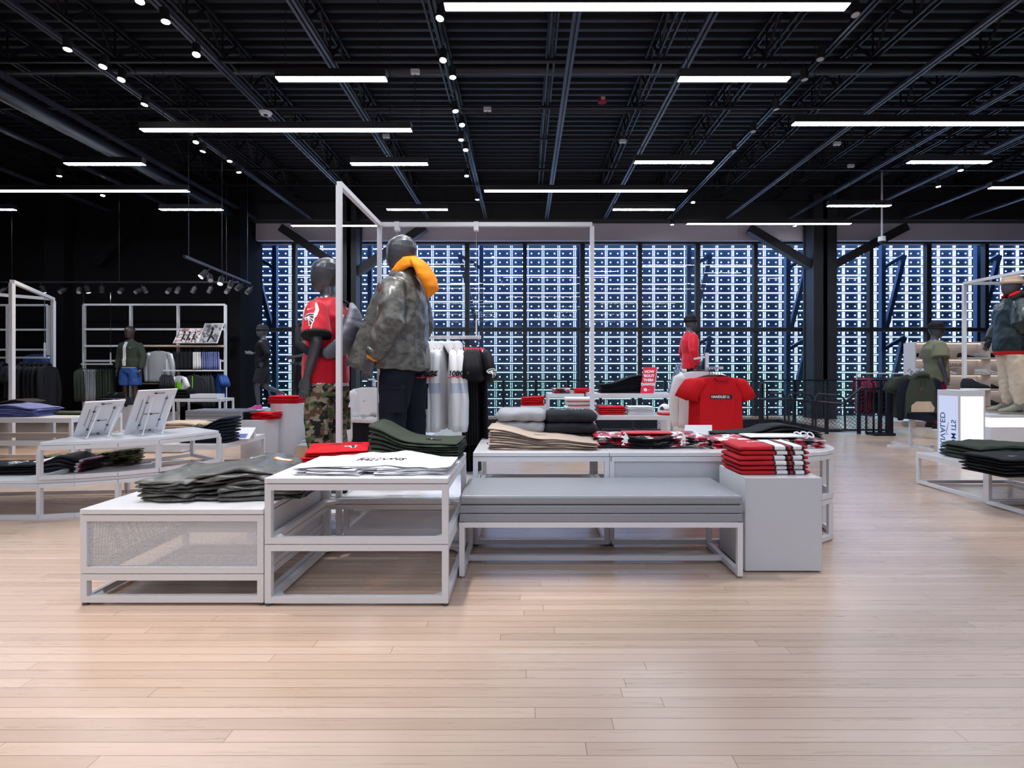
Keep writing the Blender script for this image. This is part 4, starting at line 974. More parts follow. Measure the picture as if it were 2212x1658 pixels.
def body(pose, voxel, head=True):
    m = MB()
    m.tube([(0, 0, .86), (0, 0, .95), (0, 0, 1.05), (0, 0, 1.15), (0, 0, 1.28), (0, 0, 1.40), (0, .005, 1.48), (0, .01, 1.53), (0, .008, 1.57), (0, -.002, 1.64)],
           [(.15, .10), (.168, .115), (.158, .105), (.142, .098), (.168, .115), (.182, .12), (.165, .10), (.09, .075), (.060, .063), (.056, .060)], n=20, round_=True)
    hr = [(-.058, 1.600, .030, .036), (-.050, 1.625, .052, .064), (-.040, 1.66, .068, .082), (-.028, 1.70, .077, .094), (-.018, 1.74, .081, .102), (-.012, 1.78, .080, .103), (-.008, 1.82, .069, .088), (-.006, 1.85, .046, .060), (-.006, 1.868, .018, .022)]
    m.tube([(0, a * 1.1, b2) for a, b2, c, d_ in hr], [(c * 1.13, d_ * 1.15) for a, b2, c, d_ in hr], n=20, round_=False)
    for i, s in enumerate((1, -1)):
        sh = Vector((s * .185, .005, 1.475)); el = Vector(pose['elbow'][i]); wr = Vector(pose['wrist'][i])
        m.tube([(s * .12, 0, 1.46), sh, lerp(sh, el, .35), lerp(sh, el, .8), el], [.055, .056, .050, .042, .039], n=12, round_=True)
        m.tube([el, lerp(el, wr, .3), lerp(el, wr, .7), wr], [.039, .041, .034, .026], n=12, round_=True)
        d_ = (wr - el).normalized()
        d_ = (d_ + Vector((0, 0, -.35))).normalized() if d_.z < -.5 else d_
        sp = Vector((0, -1, 0)) if abs(d_.y) < .8 else Vector((s * .2, 0, 1))
        hand(m, wr + d_ * .01, d_, sp, (-s, 0, 0))
        hp = Vector((s * .09, 0, .90)); kn = Vector(pose['knee'][i]); an = Vector(pose['ankle'][i])
        m.tube([hp, lerp(hp, kn, .3), lerp(hp, kn, .8), kn], [(.088, .092), (.085, .09), (.060, .064), (.052, .056)], n=14, round_=True)
        m.tube([kn, lerp(kn, an, .3), lerp(kn, an, .7), an], [.052, .055, .040, .034], n=14, round_=True)
        fd = Vector(pose.get('foot', [(0, -1, -.25), (0, -1, -.25)])[i]).normalized()
        m.tube([an + Vector((0, .02, -.02)), an + fd * .08 - Vector((0, 0, .03)), an + fd * .16 - Vector((0, 0, .03))], [(.036, .04), (.04, .03), (.03, .018)], n=10, round_=True)
    return remeshed(m, 'body', voxel, 1)
BODY = {}
def get_body(key, pose, voxel):
    if key not in BODY: BODY[key] = body(pose, voxel)
    return BODY[key]
def shirt(pose, hem, sleeve, fit, m, parent, voxel=.013, seed=0, name='shirt', amp=.008, top=1.555, flare=0.0, sl=None, shape=None):
    b_ = MB(); zs = [hem, hem + (top - hem) * .25, 1.15, 1.28, 1.40, 1.48, 1.525, top]
    base = {1.15: (.150, .108), 1.28: (.175, .122), 1.40: (.186, .125), 1.48: (.158, .104), 1.525: (.108, .084)}
    P, Rr = [], []
    for z in zs:
        if z in base: rx, ry = base[z]
        elif z == top: rx, ry = .068, .074
        else: rx, ry = .172, .122
        f = fit if z < 1.45 else fit * .45
        P.append((0, -.012 * (z < 1.2), z)); Rr.append((rx + f + (flare if z < 1.1 else 0), ry + f + (flare if z < 1.1 else 0)))
    if shape: P, Rr = shape
    b_.tube(P, Rr, n=24)
    for i, s in enumerate((1, -1)):
        sh = Vector((s * .172, .005, 1.452)); el = Vector(pose['elbow'][i]); wr = Vector(pose['wrist'][i])
        if sleeve == 'short':
            e_ = lerp(sh, el, .78); b_.tube([(s * .10, 0, 1.46), sh, lerp(sh, el, .4), e_], [.050 + fit * .5, .056 + fit * .7, .060 + fit, .060 + fit * 1.25], n=16)
        elif sleeve == 'long':
            r_ = sl or (.064, .050, .036)
            b_.tube([(s * .10, 0, 1.46), sh, lerp(sh, el, .5), el, lerp(el, wr, .55), lerp(el, wr, .97)], [r_[0] - .012 + fit * .6, r_[0] - .006 + fit * .8, r_[0] - .004 + fit, r_[1] + fit, r_[1] - .004 + fit * .8, r_[2] + fit * .5], n=16)
    me = remeshed(b_, name, voxel, 2); wrinkle(me, amp, (8, 8, 6), seed)
    return put(name, me, m, parent)
def pants(pose, length, fit, m, parent, voxel=.013, seed=0, name='trousers', amp=.009, waist=1.0, hemr=None):
    b_ = MB(); b_.tube([(0, 0, .84), (0, 0, .92), (0, 0, waist)], [(.155 + fit, .108 + fit), (.17 + fit * .7, .12 + fit * .7), (.155 + fit * .5, .11 + fit * .5)], n=22)
    for i, s in enumerate((1, -1)):
        hp = Vector((s * .088, 0, .90)); kn = Vector(pose['knee'][i]); an = Vector(pose['ankle'][i])
        if length == 'short': b_.tube([hp, lerp(hp, kn, .4), lerp(hp, kn, .80)], [(.092 + fit, .1 + fit), (.09 + fit, .098 + fit), (.088 + fit, .095 + fit)], n=16)
        else:
            h_ = hemr or .045 + fit
            b_.tube([hp, lerp(hp, kn, .4), lerp(hp, kn, .9), lerp(kn, an, .4), lerp(kn, an, .93)], [(.092 + fit, .1 + fit), (.088 + fit, .095 + fit), (.066 + fit, .072 + fit), (.060 + fit, .064 + fit), (h_, h_)], n=16)
    me = remeshed(b_, name, voxel, 2); wrinkle(me, amp, (9, 9, 10), seed)
    return put(name, me, m, parent)
def shoe(loc, rz, um, sm, parent=None, L=.30, hi=.10, rx=0.0, marks=None, name='shoe', label=None, cat=None, group=None, laces=True):
    """toe points to local -Y"""
    t = thing(name, label, cat, loc, rz, group); t.rotation_euler = (rx, 0, rz)
    if parent is not None: t.parent = parent
    st_ = [(0.0, .028), (.06, .036), (.2, .038), (.42, .034), (.62, .044), (.8, .045), (.93, .034), (1.0, .014)]
    rings = []
    outl = [(x * 1, -y * L + .06) for y, x in st_] + [(-x, -y * L + .06) for y, x in reversed(st_)]
    MB().prism([(a * 1.08, b2) for a, b2 in outl], 0, .022).build('sole', sm, t, bevel=.004)
    prof = [(0.0, .030, hi * .62, .0), (.05, .034, hi * .95, 0), (.14, .037, hi, 0), (.26, .037, hi * .98, 0), (.38, .036, hi * .92, 0), (.5, .037, hi * .72, 0), (.64, .042, hi * .52, 0), (.8, .042, hi * .40, 0), (.93, .032, hi * .30, 0), (.995, .012, hi * .2, 0)]
    for y, hw, h, _ in prof:
        ring = []
        for j in range(14):
            an = 2 * PI * j / 14; c, s_ = math.cos(an), math.sin(an)
            ring.append((hw * math.copysign(abs(c) ** .8, c), -y * L + .06, .02 + (h) * (.5 + .5 * math.copysign(abs(s_) ** .7, s_))))
        rings.append(ring)
    MB().rings(rings).build('upper', um, t, smooth=True)
    if laces:
        l_ = MB()
        for q in range(4): yy = -(.42 + .06 * q) * L + .06; zz = .022 + hi * (.86 - .11 * q); l_.tube([(-.022, yy, zz - .006), (0, yy - .004, zz + .004), (.022, yy, zz - .006)], .003, n=5)
        l_.build('laces', marks or 'inkwhite', t)
    return t
def mannequin(label, loc, rz, pose, key, voxel, skin='skin', group=None):
    t = thing('mannequin', label, 'mannequin', loc, rz, group)
    me = get_body(key, pose, voxel)
    if me.materials and me.materials[0] != M_[skin]: me = me.copy(); me.materials.clear()
    put('body', me, skin, t)
    return t
# --- red jersey mannequin
P1_ = dict(elbow=[(.245, .05, 1.20), (-.245, .03, 1.20)], wrist=[(.235, .10 - .13, .955), (-.25, -.04, .95)], knee=[(.11, -.02, .50), (-.11, .0, .50)], ankle=[(.12, .03, .085), (-.12, .04, .085)])
MX1, MY1, MR1 = X(708, 3.98), 3.98, R(-98)
t = mannequin('dark grey mannequin in a red football jersey and woodland camo trousers', (MX1, MY1, .205), MR1, P1_, 'p1', .0058)
jr = shirt(P1_, .90, 'short', .034, 'red', t, .010, 2.0, 'jersey', .010)
un = MB(); un.tube([(0, -.01, .875), (0, -.01, .93)], [(.204, .153), (.20, .15)], n=24); un.build('undershirt_hem', 'whitecloth', t, smooth=True)
for i, s in enumerate((1, -1)):
    sh = Vector((s * .175, .005, 1.47)); el = Vector(P1_['elbow'][i]); e_ = lerp(sh, el, .80); d_ = (el - sh).normalized()
    MB().tube([e_ - d_ * .012, e_ + d_ * .008, e_ + d_ * .02], [.104, .107, .100], n=20).build('sleeve_cuff', 'blackcloth', t, smooth=True)
pt = pants(P1_, 'full', .018, 'camowood', t, .012, 5.0, waist=.98, amp=.014)
for s in (1, -1): MB().box(s * .175 - .018, s * .175 + .018, -.075, .095, .52, .70).build('cargo_pocket', 'camowood', t, bevel=.008)
# white side piping and prints on the near sleeve
mk = lambda pts: poly2d(pts)
decal('sleeve_stripe', mk([(0, .0), (.016, 0), (.014, .10), (.03, .19), (.045, .215), (.03, .22), (.008, .17), (-.004, .1)]), 'inkwhite', (.40, -.066, 1.265), (0, 1, 0), (0, 0, 1), t, [jr], off=.002)
decal('sleeve_stripe', mk([(0, 0), (.008, 0), (.012, .08), (.026, .11), (.024, .15), (0.012, .18), (-.006, .21), (-.012, .20), (.004, .15), (.004, .09)]), 'inkwhite', (.40, .046, 1.285), (0, 1, 0), (0, 0, 1), t, [jr], off=.002)
Wb, Bb = bird(.095)
decal('bird_emblem', Wb, 'inkwhite', (.40, -.022, 1.315), (0, 1, 0), (.0, 0, 1), t, [jr], off=.0025, cut=.012)
for b_ in Bb: decal('emblem_feather', b_, 'inkblack', (.40, -.022, 1.315), (0, 1, 0), (0, 0, 1), t, [jr], off=.0045, cut=.012)
decal('check_mark', scale2(SWOOSH, .06), 'inkwhite', (.40, -.012, 1.43), (0, 1, 0), (0, 0, 1), t, [jr], off=.003, cut=.012)
decal('shoulder_number', text2d('11', .075, 0, .004), 'inkwhite', (.13, .015, 1.60), (0, 1, 0), (-1, 0, .9), t, [jr], off=.003, cut=.012)
decal('back_number', text2d('11', .24, 0, .008), 'inkwhite', (0, .3, 1.25), (-1, 0, 0), (0, 0, 1), t, [jr], off=.003, cut=.02)
shoe((.12, .02, .0), 0, 'charcoal', 'inkwhite', t); shoe((-.12, .03, .0), 0, 'charcoal', 'inkwhite', t)
sb = thing('sling_bag', 'grey nylon sling bag slung across the back of the red jersey mannequin', 'bag', (MX1, MY1, .205), MR1)
b_ = MB(); b_.tube([(-.06, .17, 1.50), (.0, .225, 1.42), (.05, .235, 1.30), (.13, .19, 1.18), (.19, .10, 1.12)], [(.03, .02), (.095, .045), (.12, .06), (.10, .045), (.06, .03)], ref=(1, 0, 1), n=16, round_=True)
me = remeshed(b_, 'bag_body', .010, 2); wrinkle(me, .008, (4, 5, 18), 3.0); bb = put('bag_body', me, 'graynylon', sb)
MB().tube([(.19, .10, 1.13), (.245, .0, 1.12), (.22, -.12, 1.2), (.10, -.19, 1.32), (-.03, -.17, 1.45), (-.09, -.08, 1.545), (-.09, .06, 1.56), (-.06, .17, 1.50)], [(.03, .012)] * 8, ref=(0, 0, 1), n=8).build('strap', 'charcoal', sb, smooth=True)
decal('white_print', scale2(SWOOSH, .09), 'inkwhite', (.09, .4, 1.20), (-1, 0, .6), (0, 0, 1), sb, [bb], off=.003)
# --- orange hood mannequin
P2_ = dict(elbow=[(.27, .05, 1.20), (-.27, .03, 1.20)], wrist=[(.27, -.10, .945), (-.28, -.10, .95)], knee=[(.12, -.03, .50), (-.11, .02, .50)], ankle=[(.13, .0, .085), (-.12, .05, .085)])
MX2, MY2, MR2 = X(872, 3.86), 3.86, R(-104)
t = mannequin('dark grey mannequin in a camo jacket with an orange hood and black cargo trousers', (MX2, MY2, .348), MR2, P2_, 'p2', .0058)
shp = ([(0, -.05, .875), (0, -.042, .97), (0, -.03, 1.10), (0, -.012, 1.25), (0, 0, 1.38), (0, .005, 1.47), (0, .012, 1.535), (0, .012, 1.585)],
       [(.255, .232), (.25, .218), (.24, .198), (.23, .178), (.218, .158), (.180, .132), (.125, .105), (.090, .088)])
jk = shirt(P2_, .87, 'long', .026, 'camojacket', t, .0095, 6.0, 'jacket', .019, sl=(.074, .062, .050), shape=shp)
# open front edges hanging forward
for s in (1, -1):
    f_ = MB(); f_.tube([(s * .10, -.125, 1.50), (s * .13, -.20, 1.25), (s * .15, -.27, 1.02), (s * .16, -.315, .87)], [(.012, .03), (.012, .05), (.012, .07), (.012, .085)], ref=(1, 0, 0), n=12)
    me = remeshed(f_, 'jacket_front', .009, 1); wrinkle(me, .006, (6, 6, 6), s); put('jacket_front', me, 'camojacket', t)
cg = MB(); cg.tube([(.075, -.10, 1.50), (.11, -.03, 1.56), (.07, .06, 1.585), (0, .085, 1.59), (-.07, .06, 1.585), (-.11, -.03, 1.56), (-.075, -.10, 1.50)], [(.030, .012)] * 7, ref=(0, 0, 1), n=10)
cg.build('collar', 'camojacket', t, smooth=True)
# zipped front opening, dark inside
decal('zip_line', mk([(-.006, 0), (.006, 0), (.006, .62), (-.006, .62)]), 'seam', (0, -.5, .89), (1, 0, 0), (0, 0, 1), t, [jk], off=.002)
h_ = MB(); h_.tube([(.05, -.075, 1.562), (.088, -.01, 1.600), (.09, .065, 1.645), (0, .105, 1.672), (-.09, .065, 1.645), (-.088, -.01, 1.600), (-.05, -.075, 1.562)], [(.020, .014), (.038, .020), (.050, .020), (.052, .022), (.050, .020), (.038, .020), (.020, .014)], ref=(0, 0, 1), n=14, round_=True)
h_.tube([(0, .11, 1.665), (0, .15, 1.62), (0, .195, 1.54), (0, .225, 1.46), (0, .205, 1.415)], [(.10, .030), (.13, .040), (.135, .045), (.10, .040), (.04, .02)], ref=(1, 0, 0), n=18, round_=True)
me = remeshed(h_, 'hood', .0095, 4); wrinkle(me, .008, (8, 8, 9), 1.5); put('hood', me, 'orange', t)
for i, s in enumerate((1, -1)):
    el = Vector(P2_['elbow'][i]); wr = Vector(P2_['wrist'][i]); d_ = (wr - el).normalized()
    MB().tube([wr - d_ * .012, wr + d_ * .012], [.045, .042], n=18).build('orange_cuff', 'orange', t, smooth=True)
    MB().tube([lerp(el, wr, .78), lerp(el, wr, .93)], [.068, .064], n=18).build('cuff_tab', 'camojacket', t, smooth=True)
decal('check_mark', scale2(SWOOSH, .075), 'inkred', (.38, -.055, 1.42), (0, 1, 0), (0, 0, 1), t, [jk], off=.003, cut=.012)
pt = pants(P2_, 'full', .026, 'navy', t, .012, 9.0, waist=.98, amp=.012)
for s in (1, -1):
    MB().box(s * .198 - .014, s * .198 + .014, -.07, .10, .55, .73).build('cargo_pocket', 'navy', t, bevel=.006); MB().box(s * .20 - .017, s * .20 + .017, -.075, .105, .715, .75).build('pocket_flap', 'navy', t, bevel=.004)
MB().tube([(.16, -.11, .80), (.168, -.115, .70), (.172, -.11, .62)], .003, n=6).build('drawcord', 'inkwhite', t)
shoe((.12, -.02, .0), 0, 'inkwhite', 'gum', t, L=.31); shoe((-.12, .04, .0), R(8), 'inkwhite', 'gum', t, L=.31)
# --- others
def simple(label, px, Y, z, rz, key, pose, top_m, top_kw, leg_m, leg_kw, skin='skin', voxel=.012, H=1.0, shoes=('charcoal', 'inkwhite'), extra=None):
    t = mannequin(label, (X(px, Y), Y, z), rz, pose, key, voxel, skin)
    t.scale = (H, H, H)
    if top_m: t['_'] = 0; del t['_']; shirt(pose, m=top_m, parent=t, voxel=.014, **top_kw)
    if leg_m: pants(pose, m=leg_m, parent=t, voxel=.014, **leg_kw)
    if shoes:
        for i in (0, 1):
            a = Vector(pose['ankle'][i]); fd = Vector(pose.get('foot', [(0, -1, -.25)] * 2)[i]); lift = pose.get('rx', [0, 0])[i]
            shoe((a.x, a.y, a.z - .085), 0, shoes[0], shoes[1], t, L=.29, rx=lift)
    return t
def beanie(t, m, z=1.79, brim=True):
    b_ = MB(); b_.tube([(0, -.012, z - .03), (0, -.01, z), (0, -.006, z + .05), (0, 0, z + .085), (0, .004, z + .10)], [(.098, .124), (.100, .127), (.090, .114), (.060, .074), (.025, .025)], n=20)
    put('beanie', remeshed(b_, 'beanie', .009, 2), m, t)
    if brim: MB().tube([(0, -.012, z - .045), (0, -.010, z + .005)], [(.104, .131), (.104, .131)], n=22).build('beanie_cuff', m, t, smooth=True)
t = simple('mannequin in a bright red sweatshirt and black beanie before the windows', 1490, 9.6, .36, R(95), 'st', STAND, 'red', dict(hem=.86, sleeve='long', fit=.03, name='sweatshirt', seed=1), 'blackcloth', dict(length='full', fit=.012))
MB().tube([(0, -.01, .81), (0, -.01, .88)], [(.195, .15), (.195, .15)], n=22).build('undershirt_hem', 'whitecloth', t, smooth=True); beanie(t, 'blackcloth')
t = simple('mannequin in an olive tee and black bucket hat before the shoe wall', 2020, 9.0, .17, R(75), 'st', STAND, 'olivelight', dict(hem=.84, sleeve='short', fit=.055, name='tshirt', seed=4), 'darkred', dict(length='full', fit=.02))
beanie(t, 'blackcloth', 1.80, False); MB().tube([(0, -.012, 1.755), (0, -.012, 1.79)], [(.125, .15), (.09, .112)], n=22).build('hat_brim', 'blackcloth', t, smooth=True)
PRUN = dict(elbow=[(.27, .17, 1.22), (-.27, -.06, 1.20)], wrist=[(.21, .05, 1.05), (-.22, -.26, 1.24)], knee=[(.10, -.10, .52), (-.10, .04, .50)], ankle=[(.10, -.06, .085), (-.10, .38, .36)], foot=[(0, -1, -.25), (0, -.3, -1)], rx=[0, R(70)])
simple('running mannequin in black top and shorts with pink shoes on the window platform', 568, 10.9, .37, R(-78), 'run', PRUN, 'blackcloth', dict(hem=.92, sleeve='long', fit=.016, name='shirt', seed=7), 'charcoal', dict(length='short', fit=.014, name='shorts'), shoes=('pink', 'inkwhite'), H=.96)
t = [o for o in COL.objects if o.name.startswith('mannequin') and 'running' in o.get('label', '')][0]; beanie(t, 'charcoal')
PW2 = dict(elbow=[(.26, .12, 1.22), (-.25, .08, 1.2)], wrist=[(.24, -.13, 1.16), (-.24, -.10, 1.1)], knee=[(.10, -.06, .5), (-.10, .05, .5)], ankle=[(.10, .0, .085), (-.1, .18, .13)])
simple('bare-armed mannequin in a black tank top and striped leggings behind the red jersey', 652, 10.9, .37, R(-70), 'walk', PW2, 'navy', dict(hem=1.06, sleeve=None, fit=.008, name='tank_top', seed=2), 'blackcloth', dict(length='full', fit=.006), H=.96)
t = simple('mannequin in an olive bomber jacket, white tee and blue shorts at the back wall', 282, 11.2, .30, 0, 'st', STAND, 'olive', dict(hem=.98, sleeve='long', fit=.024, name='bomber_jacket', seed=3), 'blueshort', dict(length='short', fit=.03, name='shorts', waist=1.02), skin='skinb', shoes=('blackcloth', 'seam'))
jk = [c for c in t.children if c.name.startswith('bomber_jacket')][0]
decal('tee_panel', mk([(-.05, 0), (.03, 0), (.025, .3), (.03, .52), (-.04, .52), (-.05, .3)]), 'whitecloth', (-.01, -.5, 1.0), (1, 0, 0), (0, 0, 1), t, [jk], off=.003)
decal('check_mark', scale2(SWOOSH, .06), 'inkwhite', (.08, -.5, 1.38), (1, 0, 0), (0, 0, 1), t, [jk], off=.003)
MB().tube([(0, -.01, .955), (0, -.01, .985)], [(.178, .135), (.178, .135)], n=20).build('tee_hem', 'whitecloth', t, smooth=True)
PK = dict(elbow=[(.33, -.12, 1.20), (-.29, .05, 1.2)], wrist=[(.25, .05, 1.05), (-.27, -.1, 1.0)], knee=[(.12, -.02, .5), (-.12, .02, .5)], ankle=[(.14, .0, .085), (-.14, .04, .085)])
t = simple('mannequin in a dark teal parka, tan beanie and cream joggers at the right edge', 2188, 6.98, .625, R(-100), 'pk', PK, 'teal', dict(hem=.84, sleeve='long', fit=.058, name='parka', seed=5, amp=.014), 'sand', dict(length='full', fit=.03, amp=.018, hemr=.05), voxel=.009, shoes=None)
for o in t.children:
    if o.name.startswith('trousers'): o.data.materials.clear(); M_['cream'] = mat('cream_cotton', (.62, .52, .40), .85, bump=.2, bscale=80); o.data.materials.append(M_['cream'])
MB().tube([(0, 0, .79), (0, 0, .86)], [(.225, .185), (.225, .185)], n=22).build('red_shirt_hem', 'redcotton', t, smooth=True)
h_ = MB(); h_.tube([(0, .08, 1.60), (0, .17, 1.56), (0, .21, 1.47)], [(.10, .05), (.13, .06), (.09, .04)], n=18, round_=True); h_.tube([(.1, -.06, 1.54), (.12, .03, 1.59), (0, .1, 1.6), (-.12, .03, 1.59), (-.1, -.06, 1.54)], .035, ref=(0, 0, 1), n=12, round_=True)
put('hood', remeshed(h_, 'hood', .011, 2), 'blackcloth', t)
MB().tube([(.07, -.07, 1.585), (.085, .0, 1.62), (0, .085, 1.64), (-.085, .0, 1.62), (-.07, -.07, 1.585)], .024, ref=(0, 0, 1), n=10, round_=True).build('red_collar', 'redcotton', t, smooth=True)
wr = Vector(PK['wrist'][0]); el = Vector(PK['elbow'][0]); d_ = (wr - el).normalized(); MB().tube([wr - d_ * .03, wr + d_ * .02], [.062, .056], n=16).build('red_cuff', 'redcotton', t, smooth=True)
beanie(t, 'sand'); M_['boot'] = mat('grey_green_boot', (.26, .25, .20), .6, bump=.3, bscale=90)
for i in (0, 1):
    a = PK['ankle'][i]; shoe((a[0], a[1], 0), 0, 'boot', 'boot', t, L=.33, hi=.13, marks='boot'); MB().tube([(a[0], a[1] + .01, .08), (a[0], a[1] + .01, .25)], [.055, .058], n=16).build('boot_shaft', 'boot', t, smooth=True)
    MB().tube([(a[0], a[1] + .01, .25), (a[0], a[1] + .01, .275)], .056, n=16).build('black_sock', 'blackcloth', t, smooth=True)
# ================================================================ hanging garments
GP = {}
def gparts(key, w=.50, L=.70, sleeve='short', th=.075, seed=0, hood=False):
    if key in GP: return GP[key]
    rings = []; n = 30
    prof = [(.075, -.085), (.10, -.088), (.19, -.105), (w / 2 * .92, -.135), (w / 2, -.17), (w / 2 * .97, -.30), (w / 2 * .98, -.45), (w / 2, -.10 - L * .8), (w / 2 * 1.02, -.10 - L)]
    if sleeve == 'pants': prof = [(w / 2, -.09), (w / 2, -.13), (w / 2 * .98, -.1 - L * .5), (w / 2 * 1.03, -.1 - L)]
    fine = []
    for k in range(len(prof) - 1):
        for q in (0, .5): fine.append((prof[k][0] * (1 - q) + prof[k + 1][0] * q, prof[k][1] * (1 - q) + prof[k + 1][1] * q))
    fine.append(prof[-1])
    for hw, z in fine:
        ring = []; dz = min(1, (-z - .08) / .25)
        for j in range(n):
            a = 2 * PI * j / n; c, s = math.cos(a), math.sin(a)
            y = hw * math.copysign(abs(c) ** .8, c)
            fold = noise.noise(Vector((y * 14, (1 if s > 0 else -1) * 3 + seed, z * 1.6))) * .022 * dz
            x = th / 2 * math.copysign(abs(s) ** .7, s) * (.55 + .45 * dz) + fold * (1 if abs(s) > .2 else .3)
            ring.append((x, y, z + .012 * noise.noise(Vector((y * 6, seed, 1))) * (z < -.1 - L * .9)))
        rings.append(ring)
    mb = MB(); mb.rings(rings); P = {'body': mb.mesh('body')}
    if sleeve in ('short', 'long'):
        for s in (1, -1):
            m = MB(); hw = w / 2
            if sleeve == 'short': pts = [(0, s * (hw - .06), -.135), (0, s * (hw - .01), -.17), (.005, s * (hw + .05), -.26), (.01, s * (hw + .085), -.34)]; rd = [(.03, .04), (.036, .07), (.042, .075), (.046, .078)]
            else: pts = [(0, s * (hw - .06), -.135), (0, s * (hw - .01), -.18), (.01, s * (hw + .035), -.35), (.02, s * (hw + .05), -.52), (.02, s * (hw + .04), -.70), (.02, s * (hw + .035), -.76)]; rd = [(.03, .04), (.034, .07), (.038, .066), (.04, .056), (.036, .048), (.028, .036)]
            m.tube(pts, rd, ref=(1, 0, 0), n=16); me = m.mesh('sleeve'); wrinkle(me, .005, (14, 14, 9), seed + s); P['sleeve%d' % s] = me
    h = MB(); h.tube([(0, 0, -.07), (0, 0, -.03), (0, .018, -.01), (0, .018, .014), (0, 0, .024), (0, -.018, .012)], .003, n=6)
    h.tube([(0, -w * .40, -.118), (0, -.06, -.078), (0, 0, -.066), (0, .06, -.078), (0, w * .40, -.118)], .006, n=6); P['hanger'] = h.mesh('hanger')
    if hood:
        m = MB(); m.tube([(-.01, -.11, -.12), (-.02, -.09, -.07), (-.03, 0, -.05), (-.02, .09, -.07), (-.01, .11, -.12)], [(.03, .02), (.045, .03), (.05, .035), (.045, .03), (.03, .02)], ref=(1, 0, 0), n=12, round_=True); P['hood'] = m.mesh('hood')
    GP[key] = P; return P
GCOPY = {}
def garment(name, label, cat, key, m, loc, rz, group=None, sleeve_m=None, prm=None, tiny=False, tilt=0.0):
    P = gparts(key, **(prm or {}))
    t = thing(name, label, cat, loc, rz, group); t.rotation_euler = (0, tilt, rz)
    for k, me in P.items():
        if k == 'hanger' and tiny == 2: continue
        nm = 'sleeve' if k.startswith('sleeve') else k
        mm = 'black' if k == 'hanger' else (sleeve_m if (sleeve_m and nm == 'sleeve') else m)
        ck = (key, k, mm)
        if ck not in GCOPY:
            c = me.copy(); c.materials.clear(); c.materials.append(M_[mm]); c.polygons.foreach_set('use_smooth', [True] * len(c.polygons)); GCOPY[ck] = c
        o = bpy.data.objects.new(nm, GCOPY[ck]); link(o, t)
    return t
def along(a, b, n): return [tuple(Vector(a).lerp(Vector(b), (i + .5) / n)) for i in range(n)]
def row_of(name, desc, cat, key, m, a, b, n, rz, group, prm=None, sleeve_m=None, where='', tiny=False):
    out = []
    for i, p in enumerate(along(a, b, n)):
        out.append(garment(name, f'{desc}, {nth(i, n)} {where}' if n > 1 else f'{desc} {where}', cat, key, m, p, rz + random.uniform(-.05, .05), group if n > 1 else None, sleeve_m, prm, tiny))
    return out
HB = dict(w=.52, L=.66, sleeve='long', th=.075, seed=2); TB = dict(w=.48, L=.68, sleeve='short', th=.05, seed=5); SB = dict(w=.36, L=.40, sleeve='pants', th=.05, seed=3); PB_ = dict(w=.34, L=.75, sleeve='pants', th=.05, seed=4)
# central hanging rail
zb = 1.485
rk = thing('hanging_rail', 'white rail hung by cables from the tall frame, holding white hoodies', 'rail', (-1.13, 4.42, zb))
MB().box(0, .76, -.016, .016, -.014, .014).build('bar', 'white', rk, bevel=.002)
for xx in (.04, .72): MB().bar((xx, 0, .01), (xx, 0, 2.44 - zb), .004).build('cable', 'metal', rk); MB().box(xx - .02, xx + .02, -.024, .024, 2.40 - zb, 2.475 - zb).build('clip', 'white', rk); MB().box(xx - .006, xx + .006, -.006, .006, .01, .16).build('bracket', 'white', rk)
M_['hoodysleeve'] = bands('white_sleeve_with_grey_band', 'Z', [(-.9, (.76, .77, .81)), (-.455, (.50, .56, .70)), (-.375, (.80, .80, .83))])
wh = row_of('hooded_sweatshirt', 'white lettered hoodie', 'sweatshirt', 'hoodyW', 'whitecloth', (-.865, 4.42, zb - .012), (-.515, 4.42, zb - .012), 5, 0, 'white hoodies on the hung rail', dict(HB, hood=True), 'hoodysleeve', 'of five beside the orange-hood mannequin')
for o in wh:
    o.rotation_euler[2] = random.uniform(-.12, .25)
    sl_ = [c for c in o.children if c.name.startswith('sleeve')]
    far = min(sl_, key=lambda c: min(v.co.y for v in c.data.vertices))
    v_, f_ = text2d('100', .056, .15, .003); decal('sleeve_lettering', (v_, f_), 'inkblack', (.0, -.6, -.315), (1, 0, 0), (0, 0, 1), o, [far], off=.003, cut=.015)
    decal('sleeve_stripe', poly2d([(-.05, -.012), (.02, -.005), (.02, .002), (-.05, -.004)]), 'inkred', (0, -.6, -.318), (1, 0, 0), (0, 0, 1), o, [far], off=.005)
bjz = row_of('football_jersey', 'black football jersey', 'jersey', 'jerseyB', 'blackcloth', (-.50, 4.42, zb - .012), (-.375, 4.42, zb - .012), 6, 0, 'black jerseys on the hung rail', dict(w=.50, L=.78, sleeve='short', th=.05, seed=8), None, 'of six at the right end of the hung rail')
for k, o in enumerate(bjz):
    o.rotation_euler[2] = .35 if k == 5 else .1
    MB().tube([(-.005, -.16, -.118), (0, -.10, -.095), (0, -.06, -.088)], [(.024, .012)] * 3, ref=(1, 0, 0), n=8).build('red_shoulder_trim', 'inkred', o, smooth=True)
    MB().tube([(-.006, -.19, -.13), (0, -.15, -.112)], [(.020, .014)] * 2, ref=(1, 0, 0), n=8).build('white_shoulder_trim', 'inkwhite', o, smooth=True)
o = bjz[-1]; far = min([c for c in o.children if c.name.startswith('sleeve')], key=lambda c: min(v.co.y for v in c.data.vertices))
Wb, Bb = bird(.075); decal('bird_emblem', Wb, 'inkwhite', (-.035, -.6, -.33), (1, 0, 0), (0, 0, 1), o, [far], off=.003, cut=.012)
for b_ in Bb: decal('emblem_feather', b_, 'inkblack', (-.035, -.6, -.33), (1, 0, 0), (0, 0, 1), o, [far], off=.005, cut=.012)
